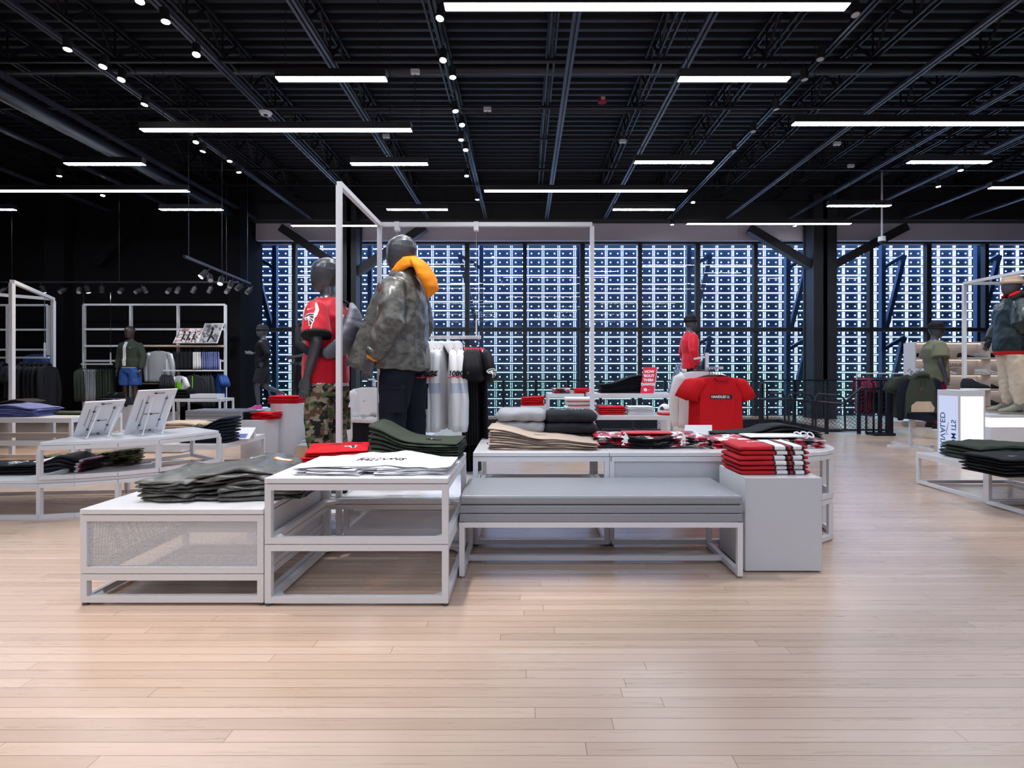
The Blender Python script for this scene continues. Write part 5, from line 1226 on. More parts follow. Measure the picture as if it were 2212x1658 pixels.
rj = garment('football_jersey', 'dark red football jersey hanging just behind the orange-hood mannequin', 'jersey', 'jerseyB', 'red', (-.90, 4.42, zb - .012), .1)
far = min([c for c in rj.children if c.name.startswith('sleeve')], key=lambda c: min(v.co.y for v in c.data.vertices))
decal('bird_emblem', Wb, 'inkwhite', (-.035, -.6, -.33), (1, 0, 0), (0, 0, 1), rj, [far], off=.003, cut=.012)
# longer sweaters under them
row_of('track_trousers', 'black long trousers hanging behind the white hoodies', 'trousers', 'longP', 'blackcloth', (-.53, 4.5, 1.12), (-.38, 4.5, 1.12), 3, 0, 'black trousers behind the hoodies', dict(w=.34, L=.80, sleeve='pants', th=.05, seed=4), None, 'below the black jerseys')
def tee_stand(label, x, y, z, wbar, rz=0.0):
    t = thing('garment_stand', label, 'garment stand', (x, y, 0), rz)
    MB().box(-.016, .016, -wbar, 0, z - .012, z + .012).build('arm', 'white', t)
    return t
# red tee front-facing stand
xr, yr, zr_ = X(1557, 5.9), 5.9, 1.215
t = thing('garment_stand', 'white four-arm stand carrying red tees and white long-sleeves', 'garment stand', (xr, yr, 0))
MB().box(-.018, .018, .43, .466, .03, 1.42).build('post', 'white', t); MB().box(-.018, .018, -.03, .45, zr_ + .0, zr_ + .03).build('arm', 'white', t)
MB().bar((-.16, .45, zr_ + .13), (.02, .45, zr_ + .16), .024).build('arm', 'white', t); MB().box(-.35, .35, .40, .48, 0, .03).build('foot', 'white', t); MB().box(-.04, .04, .1, .8, 0, .03).build('foot', 'white', t)
reds = row_of('tshirt', 'bright red tee', 'shirt', 'teeR', 'redcotton', (xr, yr + .20, zr_), (xr, yr - .02, zr_), 5, R(90), 'red tees on the white stand', dict(w=.50, L=.70, sleeve='short', th=.04, seed=12), None, 'of the hanging red tees from back to front')
for k, o in enumerate(reds):
    o['label'] = f'bright red tee hanging on the white stand, {["rearmost", "second from the back", "middle", "second from the front", "frontmost with black text bar"][k]}'; o.location.x -= .016 * (4 - k)
o = reds[-1]; o.rotation_euler = (0, 0, R(90)); bd = [c for c in o.children if c.name.startswith('body')][0]
# viewer side of a garment turned 90 degrees is its local -X side
decal('text_bar', poly2d([(-.125, -.025), (.125, -.025), (.125, .025), (-.125, .025)]), 'inkblack', (-.6, 0.0, -.315), (0, -1, 0), (0, 0, 1), o, [bd], off=.003)
decal('lettering', text2d('HANDLES U.', .038, 0, .0018), 'inkwhite', (-.6, .01, -.328), (0, -1, 0), (0, 0, 1), o, [bd], off=.005)
decal('check_mark', scale2(SWOOSH, .045), 'inkblack', (-.6, .02, -.385), (0, -1, 0), (0, 0, 1), o, [bd], off=.004)
MB().tube([(-.02, -.078, -.098), (-.026, -.05, -.125), (-.028, 0, -.138), (-.026, .05, -.125), (-.02, .078, -.098)], .007, n=6).build('neckband', 'darkred', o, smooth=True)
row_of('long_sleeve_shirt', 'white long-sleeved shirt', 'shirt', 'lsW', 'whitecloth', (xr - .14, yr + .36, zr_ + .06), (xr + .04, yr + .66, zr_ + .06), 6, R(80), 'white shirts behind the red tees', dict(w=.48, L=.68, sleeve='long', th=.04, seed=13), None, 'of the row behind the red tees')
# white and black tee rack between the two big mannequins
t = thing('garment_stand', 'small stand with a white crop sweatshirt between the two big mannequins', 'garment stand', (X(797, 6.3), 6.3, 0))
MB().box(-.016, .016, .2, .232, 0, 1.10).build('post', 'white', t); MB().box(-.016, .016, -.02, .23, 1.08, 1.10).build('arm', 'white', t); MB().box(-.3, .3, .18, .25, 0, .03).build('foot', 'white', t)
o = garment('sweatshirt', 'white sweatshirt on a black hanger between the two big mannequins', 'sweatshirt', 'cropW', 'whitecloth', (X(797, 6.3), 6.3, 1.08), R(80), prm=dict(w=.46, L=.42, sleeve='long', th=.06, seed=21))
bd = [c for c in o.children if c.name.startswith('body')][0]; decal('check_mark', scale2(SWOOSH, .05), 'inkblack', (-.6, .06, -.26), (0, -1, 0), (0, 0, 1), o, [bd], off=.004)
o = garment('sweatshirt', 'black sweatshirt hanging below the white one', 'sweatshirt', 'cropK', 'blackcloth', (X(795, 6.34), 6.36, .86), R(84), prm=dict(w=.56, L=.50, sleeve='long', th=.06, seed=22))
# ================================================================ round pedestals and things on them
def drum(label, px, Y, r, z):
    t = thing('round_pedestal', label, 'pedestal', (X(px, Y), Y, 0))
    MB().tube([(0, 0, .0), (0, 0, z - .008)], r, n=44).build('drum', 'perf_dense2', t, smooth=False); MB().tube([(0, 0, z - .008), (0, 0, z)], r + .001, n=44).build('drum_top', 'top', t)
    MB().tube([(0, 0, .0), (0, 0, z - .01)], r - .012, n=40).build('liner', 'inner2', t)
    return t
M_['perf_dense2'] = mat('white_perforated_drum', (.60, .60, .64), .45, bump=.3, bscale=240); M_['inner2'] = M_['liner']
drum('tall round white pedestal with red shirts on top', 623, 7.47, .235, .73); drum('shorter round white pedestal with black and red clothes on top', 563, 7.18, .247, .53)
stack('folded_tshirt', 'red tee', 'shirt', (X(623, 7.47), 7.44, .73), .02, 5, .42, .30, .022, 'redcotton', 'red tees on the tall drum', seed=201, where='on the tall round pedestal', edge=.012)
stack('folded_shorts', 'black shorts', 'shorts', (X(546, 7.1), 7.12, .53), .1, 5, .20, .26, .022, 'blackcloth', 'black shorts on the short drum', seed=211, where='on the shorter round pedestal')
stack('folded_shorts', 'crumpled red shorts', 'shorts', (X(577, 7.1), 7.10, .53), -.1, 5, .30, .26, .020, 'redcotton', 'red shorts on the short drum', seed=215, edge=.03, wr=.01, where='on the shorter round pedestal')
# wooden plinths with a shoe
t = thing('wood_plinth', 'pale oak plinth with grey top behind the red shirts', 'plinth', (X(640, 7.0), 7.0, 0))
MB().box(0, .75, 0, .5, .01, .165).build('oak_box', 'wood', t, bevel=.004); MB().box(-.005, .755, -.005, .505, .165, .18).build('plinth_top', 'greycloth', t, bevel=.003); MB().box(.01, .7, .5, 1.0, .01, .32).build('oak_box', 'wood', t, bevel=.004)
shoe((X(690, 7.2), 7.2, .18), R(-70), 'greycloth', 'inkwhite', marks='inkred', label='grey sneaker with red laces on the oak plinth', cat='shoe')
# window platforms (white counters)
def platform(label, px0, px1, Y, z, d, panel=True):
    t = thing('display_counter', label, 'counter', (X(px0, Y), Y, 0)); w_ = X(px1, Y) - X(px0, Y)
    MB().box(.01, w_ - .01, .01, d - .01, .0, z - .03).build('carcass', 'shoewall', t); MB().box(0, w_, 0, d, z - .03, z).build('counter_top', 'top', t, bevel=.003)
    return t
platform('long low white counter in front of the windows under the running mannequins', 522, 760, 10.6, .37, .9)
platform('white low counter under the red sweatshirt mannequin', 1440, 1560, 9.3, .36, .7)
box_table('small white table between the two big mannequins', X(742, 7.2), 7.2, .95, .5, .62)
stack('folded_jersey', 'red and white crumpled jersey', 'jersey', (X(765, 7.3), 7.4, .62), .3, 6, .42, .3, .034, 'jmix', 'crumpled jerseys on the small table', seed=221, edge=.05, wr=.016, T=lambda x, y: 1 + 1.0 * (x + .2), jit=.02, where='between the two mannequins')
box_table('low white wire-leg table behind the red shirts', X(742, 6.5), 6.45, 1.05, .7, .33)
# second grey bench far left
YB2 = 9.3; xq = X(400, YB2); wq = X(521, YB2) - xq
t = thing('bench', 'distant grey upholstered bench in front of the back wall display', 'bench', (xq, YB2, 0))
for k in range(3): MB().box(0, wq, 0, .55, .325 + .05 * k, .372 + .052 * k).build('seat_cushion', 'bench', t, bevel=.006)
f_ = MB(); f_.bar((0, .016, .309), (wq, .016, .309), .03); f_.bar((0, .53, .309), (wq, .53, .309), .03); f_ = f_.build('bench_frame', 'white', t)
for xx in (.015, wq - .015):
    for yy in (.016, .53): MB().box(xx - .015, xx + .015, yy - .015, yy + .015, 0, .3).build('leg', 'white', t)
# ================================================================ rear centre tables
Yt = 7.6
def shelf_table(label, px0, px1, Y, z, d):
    return box_table(label, X(px0, Y), Y, X(px1, Y) - X(px0, Y), d, z, tb=.03)
zu = HC - 50 / F * Yt; zlw = HC - 97 / F * (Yt - .35)
shelf_table('upper white table before the windows with black trousers and the red sign', 1275, 1482, Yt, Z(850, Yt), .7)
shelf_table('lower white nested table holding the red tees, white tees and cap', 1262, 1480, Yt - .35, Z(897, Yt - .35), .6)
shelf_table('white table at the left of the rear group with striped sweatshirts', 1183, 1262, 8.1, Z(850, 8.1), .7)
shelf_table('low white step behind the white post', 1205, 1285, 7.3, .30, .6)
zU = Z(850, Yt); zL = Z(897, Yt - .35)
stack('folded_trousers', 'black sweatpants', 'trousers', (X(1343, 7.9), 7.95, zU), .02, 9, .68, .36, .026, 'blackcloth', 'black sweatpants before the windows', seed=231, where='on the upper rear table', T=lambda x, y: 1 + .35 * math.tanh(x * 5) - .1)
stack('folded_tshirt', 'red tee with oval logo', 'shirt', (X(1322, 7.4), 7.5, zL), 0, 4, .36, .30, .030, 'redcotton', 'red tees on the lower rear table', seed=241, where='on the lower rear table')
stack('folded_tshirt', 'white tee', 'shirt', (X(1384, 7.4), 7.5, zL), 0, 5, .36, .30, .024, 'whitecloth', 'white tees on the lower rear table', seed=245, where='on the lower rear table')
tp = [o for o in COL.objects if o.get('group') == 'red tees on the lower rear table'][-1]
el_ = [(.075 * math.cos(a * PI / 10), .055 * math.sin(a * PI / 10)) for a in range(20)]
decal('oval_logo', poly2d(el_), 'inkwhite', (0, -.02, .3), (1, 0, 0), (0, 1, 0), tp, [tp], off=.003); decal('oval_logo_core', poly2d([(x * .82, y * .82) for x, y in el_]), 'inkblack', (0, -.02, .3), (1, 0, 0), (0, 1, 0), tp, [tp], off=.005)
decal('logo_letter', text2d('G', .09, 0, .003), 'inkwhite', (0, -.05, .3), (1, 0, 0), (0, 1, 0), tp, [tp], off=.007)
stack('folded_sweatshirt', 'grey sweatshirt with red lining', 'sweatshirt', (X(1252, 7.35), 7.35, .30), .0, 9, .42, .34, .058, 'whitecloth', 'white and red sweatshirts', seed=251, where='behind the white post', plies=1, edge=.012)
for o in [o for o in COL.objects if o.get('group') == 'white and red sweatshirts']:
    k = int(round(random.random() * 0)); 
    zz = [v.co.z for v in o.data.vertices]; z0 = min(zz)
    MB().tube([(-.19, -.174, z0 + .006), (-.05, -.178, z0 + .004), (.1, -.178, z0 + .008), (.2, -.172, z0 + .004)], .007, n=6).build('red_lining', 'inkred', o, smooth=True)
stack('folded_tshirt', 'grey tee', 'shirt', (X(1302, 8.2), 8.25, .5), .0, 5, .3, .3, .03, 'greycloth', 'grey tees behind the white post', seed=255, where='right of the white post')
stack('folded_tshirt', 'patterned tee', 'shirt', (X(1217, 8.3), 8.3, Z(850, 8.1)), .1, 3, .34, .3, .028, 'jmix', 'patterned tees at the left of the rear group', seed=261, where='at the left end of the rear table', edge=.03)
stack('folded_tshirt', 'plain red tee', 'shirt', (X(1255, 8.3), 8.3, Z(850, 8.1)), 0, 3, .24, .3, .026, 'redcotton', 'red tees at the left of the rear group', seed=265, where='left of the white post')
t = thing('display_pedestal', 'small grey box pedestal with red tees behind the grey sweatshirts', 'pedestal', (X(1125, 7.6), 7.6, 0)); wz = X(1181, 7.6) - X(1125, 7.6)
MB().box(0, wz, 0, .4, 0, Z(876, 7.6) - .01).build('body', 'perf_dense2', t); MB().box(0, wz, 0, .4, Z(876, 7.6) - .01, Z(876, 7.6)).build('pedestal_top', 'top', t)
stack('folded_tshirt', 'red printed tee', 'shirt', (X(1150, 7.75), 7.75, Z(876, 7.6)), .05, 5, .34, .28, .026, 'redcotton', 'red tees on the small box pedestal', seed=271, where='on the small grey pedestal', T=lambda x, y: 1 + .4 * x)
# red slogan board
def board(label, px0, pxt, py0, py1, Y, z, m, wpx, depth=.02):
    t = thing('slogan_board', label, 'sign', (X(px0, Y), Y, z)); w_ = X(px0 + wpx, Y) - X(px0, Y); h_ = (py0 - py1) / F * Y; sh = X(pxt, Y) - X(px0, Y)
    a = [(0, 0, 0), (w_, 0, 0), (w_ + sh, .12, h_), (sh, .12, h_)]; b2 = [(p[0] + .02, p[1] + .02, p[2]) for p in a]
    MB().add(a + b2, [(0, 1, 2, 3), (7, 6, 5, 4), (0, 4, 5, 1), (1, 5, 6, 2), (2, 6, 7, 3), (3, 7, 4, 0)]).build('board', ['white'], t)
    MB().add([(p[0], p[1] - .002, p[2]) for p in a], [(0, 1, 2, 3)]).build('face', m, t)
    MB().bar((w_ * .8 + sh * .8, .12, h_ * .8), (w_ * .9 + sh * .5, .3, 0), .01).build('prop_leg', 'metal', t)
    return t, w_, h_, sh
M_['slogan'] = mat('pink_red_board', (.80, .008, .055), .45)
t, w_, h_, sh = board('pink-red slogan board with white lettering on the upper rear table', 1383, 1394, 848, 791, Yt + .08, zU, 'slogan', 29)
for k, tx in enumerate(("HOW", "'BOUT", "THEM", "DAWGS")):
    v_, f_ = text2d(tx, .056, 0, .003); q = .78 - .16 * k
    decal('lettering', (v_, f_), 'inkwhite', (w_ * .5 + sh * q, .12 * q - .006, h_ * q), (1, 0, 0), (sh, .12, h_), t, None)
decal('oval_logo', poly2d([(x * .35, y * .45) for x, y in el_]), 'inkwhite', (w_ * .35 + sh * .12, .012, h_ * .14), (1, 0, 0), (sh, .12, h_), t, None)
decal('check_mark', scale2(SWOOSH, .05), 'inkwhite', (w_ * .55 + sh * .1, .01, h_ * .11), (1, 0, 0), (sh, .12, h_), t, None)
M_['photo'] = camo('blue_stadium_photo', [(.10, .16, .34), (.03, .05, .12), (.4, .46, .58)], 30, .4)
board('slanted photo board with a blue image at the right of the upper rear table', 1440, 1466, 848, 783, Yt + .1, zU, 'photo', 12)
# cap
t = thing('baseball_cap', 'white cap with red brim on the lower rear table', 'cap', (X(1437, 7.42), 7.45, zL))
c = MB(); rg = []
for k in range(8):
    a = k / 7 * PI / 2; rg.append([(.105 * math.cos(a) * math.cos(j * PI / 12) + .0, .11 * math.cos(a) * math.sin(j * PI / 12), .02 + .135 * math.sin(a)) for j in range(24)])
c.rings(rg); c.build('crown', 'inkwhite', t, smooth=True)
MB().prism([(.12 * math.cos(a), -.03 + .15 * math.sin(a) - .02) for a in [PI + k * PI / 14 for k in range(15)]], .006, .020).build('brim', 'redcotton', t); MB().tube([(0, 0, .152), (0, 0, .162)], .012, n=10, round_=True).build('button', 'inkred', t, smooth=True)
MB().tube([(0, 0, .004), (0, 0, .024)], .107, n=24).build('red_band', 'redcotton', t)
cr = [x for x in t.children if x.name.startswith('crown')][0]
decal('lettering', text2d('BULLDOGS', .030, .1, .0015), 'inkred', (.03, -.3, .065), (1, 0, 0), (0, 0, 1), t, [cr], off=.003)
decal('bulldog_patch', poly2d([(-.025, -.015), (-.01, .03), (.012, .034), (.03, .01), (.02, -.022), (-.01, -.02)]), 'inkblack', (-.062, -.3, .085), (1, 0, 0), (0, 0, 1), t, [cr], off=.003)
# ================================================================ stair railing
def railing():
    Y = 9.75; t = thing('stair_railing', 'black steel stair railing with mesh infill in front of the windows', 'railing', (x0, Y, 0)); W_ = X(1925, Y) - x0
    n = 13
    MB().box(0, W_, -.02, .02, 1.00, 1.03).build('top_rail', 'rail', t); MB().box(0, W_, -.02, .02, .06, .09).build('bottom_rail', 'rail', t)
    for k in range(n + 1):
        xx = W_ * k / n; MB().box(xx - .025, xx + .025, -.025, .025, 0, 1.0).build('post', 'rail', t)
    m = MB()
    s = .075; hh = .9
    k = -hh
    while k < W_:
        a0 = max(k, 0); a1 = min(k + hh, W_)
        if a1 > a0: m.bar((a0, .0, .09 + (a0 - k)), (a1, .0, .09 + (a1 - k)), .004); m.bar((a0, .006, .99 - (a0 - k)), (a1, .006, .99 - (a1 - k)), .004)
        k += s
    m.build('wire_mesh', 'rail', t)
    return t, W_
rt, RW = railing()
# the stair's own sloped handrails inside the opening
t = thing('stair_handrail', 'pair of black tubular handrails descending beside the mesh railing', 'handrail', (0, 9.55, 0))
hz = lambda px, py: (X(px, 9.55), 0, Z(py, 9.55))
MB().tube([hz(1640, 862), hz(1700, 862), hz(1818, 872), hz(1826, 868), hz(1860, 837), hz(1868, 838), hz(1912, 839)], .022, n=8).build('handrail', 'rail', t, smooth=True)
for a in (((1640, 930), (1642, 830), (1650, 824), (1657, 830), (1658, 930)), ((1660, 850), (1688, 849), (1694, 855), (1696, 930)), ((1704, 930), (1704, 854), (1709, 849), (1748, 851), (1755, 858), (1756, 930)), ((1762, 930), (1762, 857), (1768, 851), (1815, 854), (1824, 862), (1826, 930)),
          ((1871, 936), (1871, 828), (1879, 821), (1887, 828), (1887, 936))):
    MB().tube([hz(*q) for q in a], .018, n=8).build('hoop', 'rail', t, smooth=True)
MB().bar(hz(1832, 868), hz(1856, 838), .03).build('inner_rail', 'rail', t)
for px in (1901, 1917): MB().bar(hz(px, 938), hz(px, 822), .05).build('end_post', 'rail', t)
MB().box(X(1880, 9.55), X(1925, 9.55), -.12, .12, 0, .05).build('base_plate', 'rail', t)
b_ = MB()
for k in range(7): b_.bar(hz(1762 - 6 * k, 905 - 8 * k + 20), hz(1826, 862 + 11 * k), .006)
for k in range(6): b_.bar(hz(1830, 872 + 9 * k), hz(1865, 905 + 5 * k), .006)
b_.build('diagonal_wires', 'rail', t)
# ================================================================ right rear: racks, shoe wall, pedestals
t = thing('garment_stand', 'white four-way stand with the colour-block hoodie on the right', 'garment stand', (X(1990, 7.9), 7.9, 0))
MB().box(-.018, .018, .2, .236, .03, 1.24).build('post', 'white', t); MB().box(-.018, .018, -.03, .22, 1.20, 1.23).build('arm', 'white', t); MB().box(-.36, .36, .18, .24, 0, .03).build('foot', 'white', t); MB().box(-.03, .03, -.2, .6, 0, .03).build('foot', 'white', t)
M_['blockhood'] = bands('olive_sand_black_blocks', 'Z', [(-.80, (.012, .012, .02)), (-.66, (.58, .45, .34)), (-.45, (.085, .09, .065))])
o = garment('hooded_sweatshirt', 'olive, sand and black colour-block hoodie facing front on the right stand', 'sweatshirt', 'blockH', 'olive', (X(1988, 7.87), 7.87, 1.20), R(90), None, 'navy', dict(w=.50, L=.64, sleeve='long', th=.09, seed=31, hood=True))
bd = [c for c in o.children if c.name.startswith('body')][0]
decal('pouch_pocket', poly2d([(-.17, -.13), (.17, -.13), (.19, -.07), (.12, .03), (-.10, .03), (-.17, -.03)]), 'sand', (-.6, 0, -.50), (0, -1, 0), (0, 0, 1), o, [bd], off=.006); decal('hem_band', poly2d([(-.26, -.045), (.26, -.045), (.26, .045), (-.26, .045)]), 'navy', (-.6, 0, -.69), (0, -1, 0), (0, 0, 1), o, [bd], off=.006)
decal('check_mark', scale2(SWOOSH, .07), 'inkred', (-.6, .04, -.30), (0, -1, 0), (0, 0, 1), o, [bd], off=.006)
for s in (-.03, .03): MB().tube([(-.055, s, -.13), (-.058, s * 1.2, -.24)], .003, n=5).build('drawcord', 'navy', o)
row_of('tshirt', 'olive or cream sweatshirt', 'shirt', 'teeO', 'olive', (X(1962, 8.35), 8.35, 1.2), (X(1976, 8.05), 8.05, 1.2), 3, R(80), 'olive tops behind the colour-block hoodie', dict(w=.46, L=.66, sleeve='short', th=.05, seed=33), None, 'behind the colour-block hoodie')
YR = 10.35; zr2 = Z(806, YR)
t = thing('garment_rack', 'white rack of maroon tees behind the stair railing', 'garment rack', (X(1852, YR), YR, 0)); wr_ = X(1968, YR) - X(1852, YR)
MB().box(0, wr_, -.015, .015, zr2 - .012, zr2 + .012).build('bar', 'white', t)
for xx in (.0, wr_): MB().box(xx - .015, xx + .015, -.015, .015, 0, zr2).build('upright', 'white', t)
row_of('tshirt', 'maroon tee', 'shirt', 'teeM', 'darkred', (X(1850, YR), YR, zr2), (X(1882, YR), YR, zr2), 7, -.42, 'maroon tees on the rear rack', dict(w=.5, L=.7, sleeve='short', th=.04, seed=35), None, 'from the left on the rear rack', tiny=True)
row_of('tshirt', 'dark brown-red tee', 'shirt', 'teeM', 'navy', (X(1884, YR), YR, zr2), (X(1915, YR), YR, zr2), 6, -.42, 'dark tees on the rear rack', None, None, 'in the middle of the rear rack')
row_of('tshirt', 'deep pink-red tee', 'shirt', 'teeM', 'darkred', (X(1920, YR), YR, zr2), (X(1958, YR), YR, zr2), 7, -.42, 'pink-red tees on the rear rack', None, None, 'of the right group on the rear rack')
platform('white counter behind the stair railing at the right', 1930, 2030, 11.0, .12, .8)
# lit pedestal with vertical lettering
Yp2 = 6.5; t = thing('lit_pedestal', 'glowing white glass-sided pedestal with vertical blue lettering', 'pedestal', (X(2072, Yp2), Yp2, 0)); wl = X(2128, Yp2) - X(2072, Yp2); dl = .345; hl = Z(843, Yp2); ht = hl - .075
MB().box(0, wl, 0, dl, ht, hl).build('pedestal_top', 'white', t, bevel=.002); MB().box(0, wl, 0, dl, 0, .05).build('pedestal_base', 'white', t)
for xx, yy in ((0, 0), (wl - .018, 0), (0, dl - .018), (wl - .018, dl - .018)): MB().box(xx, xx + .018, yy, yy + .018, .05, ht).build('corner_post', 'white', t)
M_['litdim'] = emis('lit_acrylic_dim', (.62, .68, .93), .80)
MB().box(.005, .009, .018, dl - .018, .05, ht).build('lettering_panel', 'litdim', t); MB().box(.018, wl - .018, .005, .009, .05, ht).build('lit_panel', 'litwhite', t); MB().box(.012, wl - .012, dl - .010, dl - .006, .05, ht).build('back_panel', 'inner', t)
def vtext(s, y, z, size, m):
    v_, f_ = text2d(s, size, 0, .0015, 'LEFT'); v_ = [(a, -b2) for a, b2 in v_]; f_ = [tuple(reversed(f)) for f in f_]
    decal('lettering', (v_, f_), m, (.0035, y, z), (0, 0, 1), (0, 1, 0), t, None, off=.0)
zD = Z(882, 6.75)
vtext('UNRIVALED', .300, zD - .66, .115, 'inkblue'); vtext('FROM ITS', .125, zD - .58, .105, 'inkblue')
sw = SWOOSH[0]; m = MB(); m.tube([(.003, .215 - y * .12, zD - .34 + x * .17) for x, y in sw + [sw[0]]], .002, n=5); m.build('check_mark', 'inkblue', t)
shoe((X(2083, 6.72), 6.68, hl), R(75), 'charcoal', 'inkwhite', L=.31, hi=.135, label='large black high-top sneaker on the glowing pedestal', cat='shoe')
# lit platform under the parka mannequin
t = thing('lit_platform', 'glowing white platform under the parka mannequin', 'platform', (6.08, 6.70, 0)); wp2 = 1.7
MB().box(0, wp2, 0, .62, .585, .62).build('platform_top', 'top', t, bevel=.003); MB().box(.02, wp2 - .02, .02, .60, .46, .585).build('lit_band', 'litwhite', t); MB().box(.03, wp2 - .03, .03, .59, 0, .46).build('plinth', 'top', t)
# shoe wall
YS = 10.6; xs = X(1978, YS); ws = 4.6; zt_ = Z(738, YS)
sw_ = thing('shoe_wall', 'illuminated cream shoe wall in front of the right windows', 'shelving', (xs, YS, 0))
MB().box(0, ws, .30, .34, .28, zt_).build('back_panel', 'shoewall', sw_)
for k in range(4): MB().box(ws * (k) / 3 - .012, ws * k / 3 + .012, .0, .30, .28, zt_ - .02).build('divider', 'shoewall', sw_)
SZ = [Z(py, YS) for py in (774, 808.5, 842, 876)]
for z in SZ:
    MB().box(0, ws, -.02, .30, z - .022, z).build('shelf', 'wood', sw_); MB().box(.02, ws - .02, .20, .26, z - .034, z - .023).build('shelf_light', 'litshelf', sw_)
MB().box(0, ws, -.02, .34, zt_ - .02, zt_).build('header', 'shoewall', sw_); MB().box(.02, ws - .02, .2, .26, zt_ - .032, zt_ - .021).build('shelf_light', 'litshelf', sw_)
for xx in (.05, ws / 2, ws - .05): MB().box(xx - .02, xx + .02, .1, .14, 0, .28).build('leg', 'wood', sw_)
decal('lettering', text2d('PEGASUS', .10, 0, .0, 'LEFT'), 'seam', (X(2062, YS) - xs, .295, Z(791, YS)), (1, 0, 0), (0, 0, 1), sw_, None)
m = MB(); [m.box(X(2062, YS) - xs, X(2062, YS) - xs + .32 - .03 * k, .293, .296, Z(796 + 3 * k, YS), Z(795.2 + 3 * k, YS)) for k in range(3)]; m.build('text_lines', 'inner', sw_)
MB().box(X(2037, YS) - xs, X(2045, YS) - xs, .25, .29, Z(797, YS), Z(788, YS)).build('green_tag', 'lime', sw_)
SHO = [(0, 1985, 'blackcloth', 'inkwhite', 'black sneaker'), (0, 2085, 'charcoal', 'inkwhite', 'dark grey sneaker'), (0, 2117, 'greycloth', 'inkwhite', 'grey and white sneaker'), (0, 2148, 'blackcloth', 'inkwhite', 'black and white sneaker'),
       (1, 2045, 'whitecloth', 'inkwhite', 'small white sneaker'), (1, 2122, 'whitecloth', 'inkwhite', 'all-white sneaker'), (1, 2137, 'inkwhite', 'inkwhite', 'pale white running shoe'), (1, 2195, 'inkwhite', 'inkwhite', 'off-white sneaker'),
       (2, 2046, 'khaki', 'inkwhite', 'tan and white runner'), (2, 2118, 'darkred', 'seam', 'dusty maroon sneaker'), (2, 2148, 'charcoal', 'inkwhite', 'dark sneaker with white check'), (2, 2210, 'lime', 'inkwhite', 'lime and black sneaker'),
       (3, 2146, 'olive', 'seam', 'dark olive sneaker'), (3, 2196, 'charcoal', 'inkwhite', 'charcoal sneaker'), (3, 2212, 'olive', 'inkwhite', 'olive sneaker')]
for r_, px, um, sm, lab in SHO:
    shoe((X(px, YS), YS + .10, SZ[r_]), R(78), um, sm, L=.30, label=f'{lab} on the {["top", "second", "third", "lowest"][r_]} shelf of the shoe wall, {("near the left divider" if px < 2060 else "at the middle" if px < 2130 else "toward the right")}', cat='shoe', group='sneakers on the shoe wall')
# ================================================================ back wall garment displays
def wall_unit(label, pxs, pys, Y):
    t = thing('wall_display', label, 'display rack', (X(pxs[0], Y), Y, 0)); xo = X(pxs[0], Y)
    for px in pxs: MB().box(X(px, Y) - xo - .022, X(px, Y) - xo + .022, -.03, .03, 0, Z(pys[0], Y)).build('upright', 'white', t)
    for py in pys: MB().box(0, X(pxs[-1], Y) - xo, -.035, -.005, Z(py, Y) - .022, Z(py, Y) + .022).build('crossbar', 'white', t)
    return t
YW = 11.9
WU = wall_unit('white post-and-rail wall display behind the bomber jacket mannequin', [182, 283, 385, 487], [658, 711, 747, 779], YW)
for py, a, b2 in ((747, 283, 487), (779, 283, 385), (826, 283, 385)): MB().box(X(a, YW) - X(182, YW), X(b2, YW) - X(182, YW), -.3, .0, Z(py, YW) - .03, Z(py, YW)).build('shelf', 'wood', WU)
WU2 = wall_unit('white post-and-rail wall display behind the dark coats at the far left', [-90, 17, 104], [659, 712, 755], YW)
for py in (755, 772): pass
def rail_unit(label, a, b2, Y, z, cable=None, name='hanging_rail'):
    t = thing(name, label, 'rail', (X(a, Y), Y, z)); w_ = X(b2, Y) - X(a, Y)
    MB().box(0, w_, -.015, .015, -.015, .015).build('bar', 'white', t)
    for q in (.06, .94): MB().box(q * w_ - .01, q * w_ + .01, -.008, .008, .0, .25).build('bracket', 'white', t)
    if cable: [MB().bar((q * w_, 0, .2), (q * w_, 0, cable - z), .006).build('cable', 'metal', t) for q in (.06, .94)]
    else: MB().box(w_ / 2 - .01, w_ / 2 + .01, 0, .3, -.01, .01).build('wall_arm', 'white', t)
    return t
zz = Z(786, 11.2); rail_unit('hung rail with olive and pale grey tops beside the bomber jacket mannequin', 176, 243, 11.2, zz, 2.9)
J = dict(w=.5, L=.68, sleeve='long', th=.06, seed=41)
row_of('jacket', 'dark olive track jacket', 'jacket', 'jkO', 'olive', (X(170, 11.2), 11.2, zz - .03), (X(184, 11.2), 11.2, zz - .03), 4, .5, 'olive jackets on the hung rail', J, None, 'of the hung rail at the back wall')
row_of('tank_top', 'pale silver-grey top', 'shirt', 'topS', 'silver', (X(187, 11.2), 11.2, zz - .03), (X(212, 11.2), 11.2, zz - .03), 8, .4, 'silver tops on the hung rail', dict(w=.42, L=.66, sleeve='pants', th=.04, seed=42), None, 'in the middle of the hung rail')
row_of('trousers', 'dark olive long trousers', 'trousers', 'trO', 'olive', (X(214, 11.2), 11.2, zz - .03), (X(244, 11.2), 11.2, zz - .03), 7, .4, 'olive trousers on the hung rail', dict(w=.42, L=.70, sleeve='pants', th=.045, seed=43), None, 'at the right of the hung rail')
zz = Z(752, 11.5)
o = garment('long_sleeve_shirt', 'pale grey long-sleeved shirt facing front on the back wall display', 'shirt', 'lsG', 'silver', (X(343, 11.4), 11.4, zz + .02), R(90), prm=dict(w=.5, L=.66, sleeve='long', th=.07, seed=44))
row_of('shorts', 'charcoal shorts', 'shorts', 'shK', 'charcoal', (X(372, 11.5), 11.5, zz), (X(415, 11.5), 11.5, zz), 5, R(60), 'charcoal shorts on the back wall', SB, None, 'of the upper right wall rail')
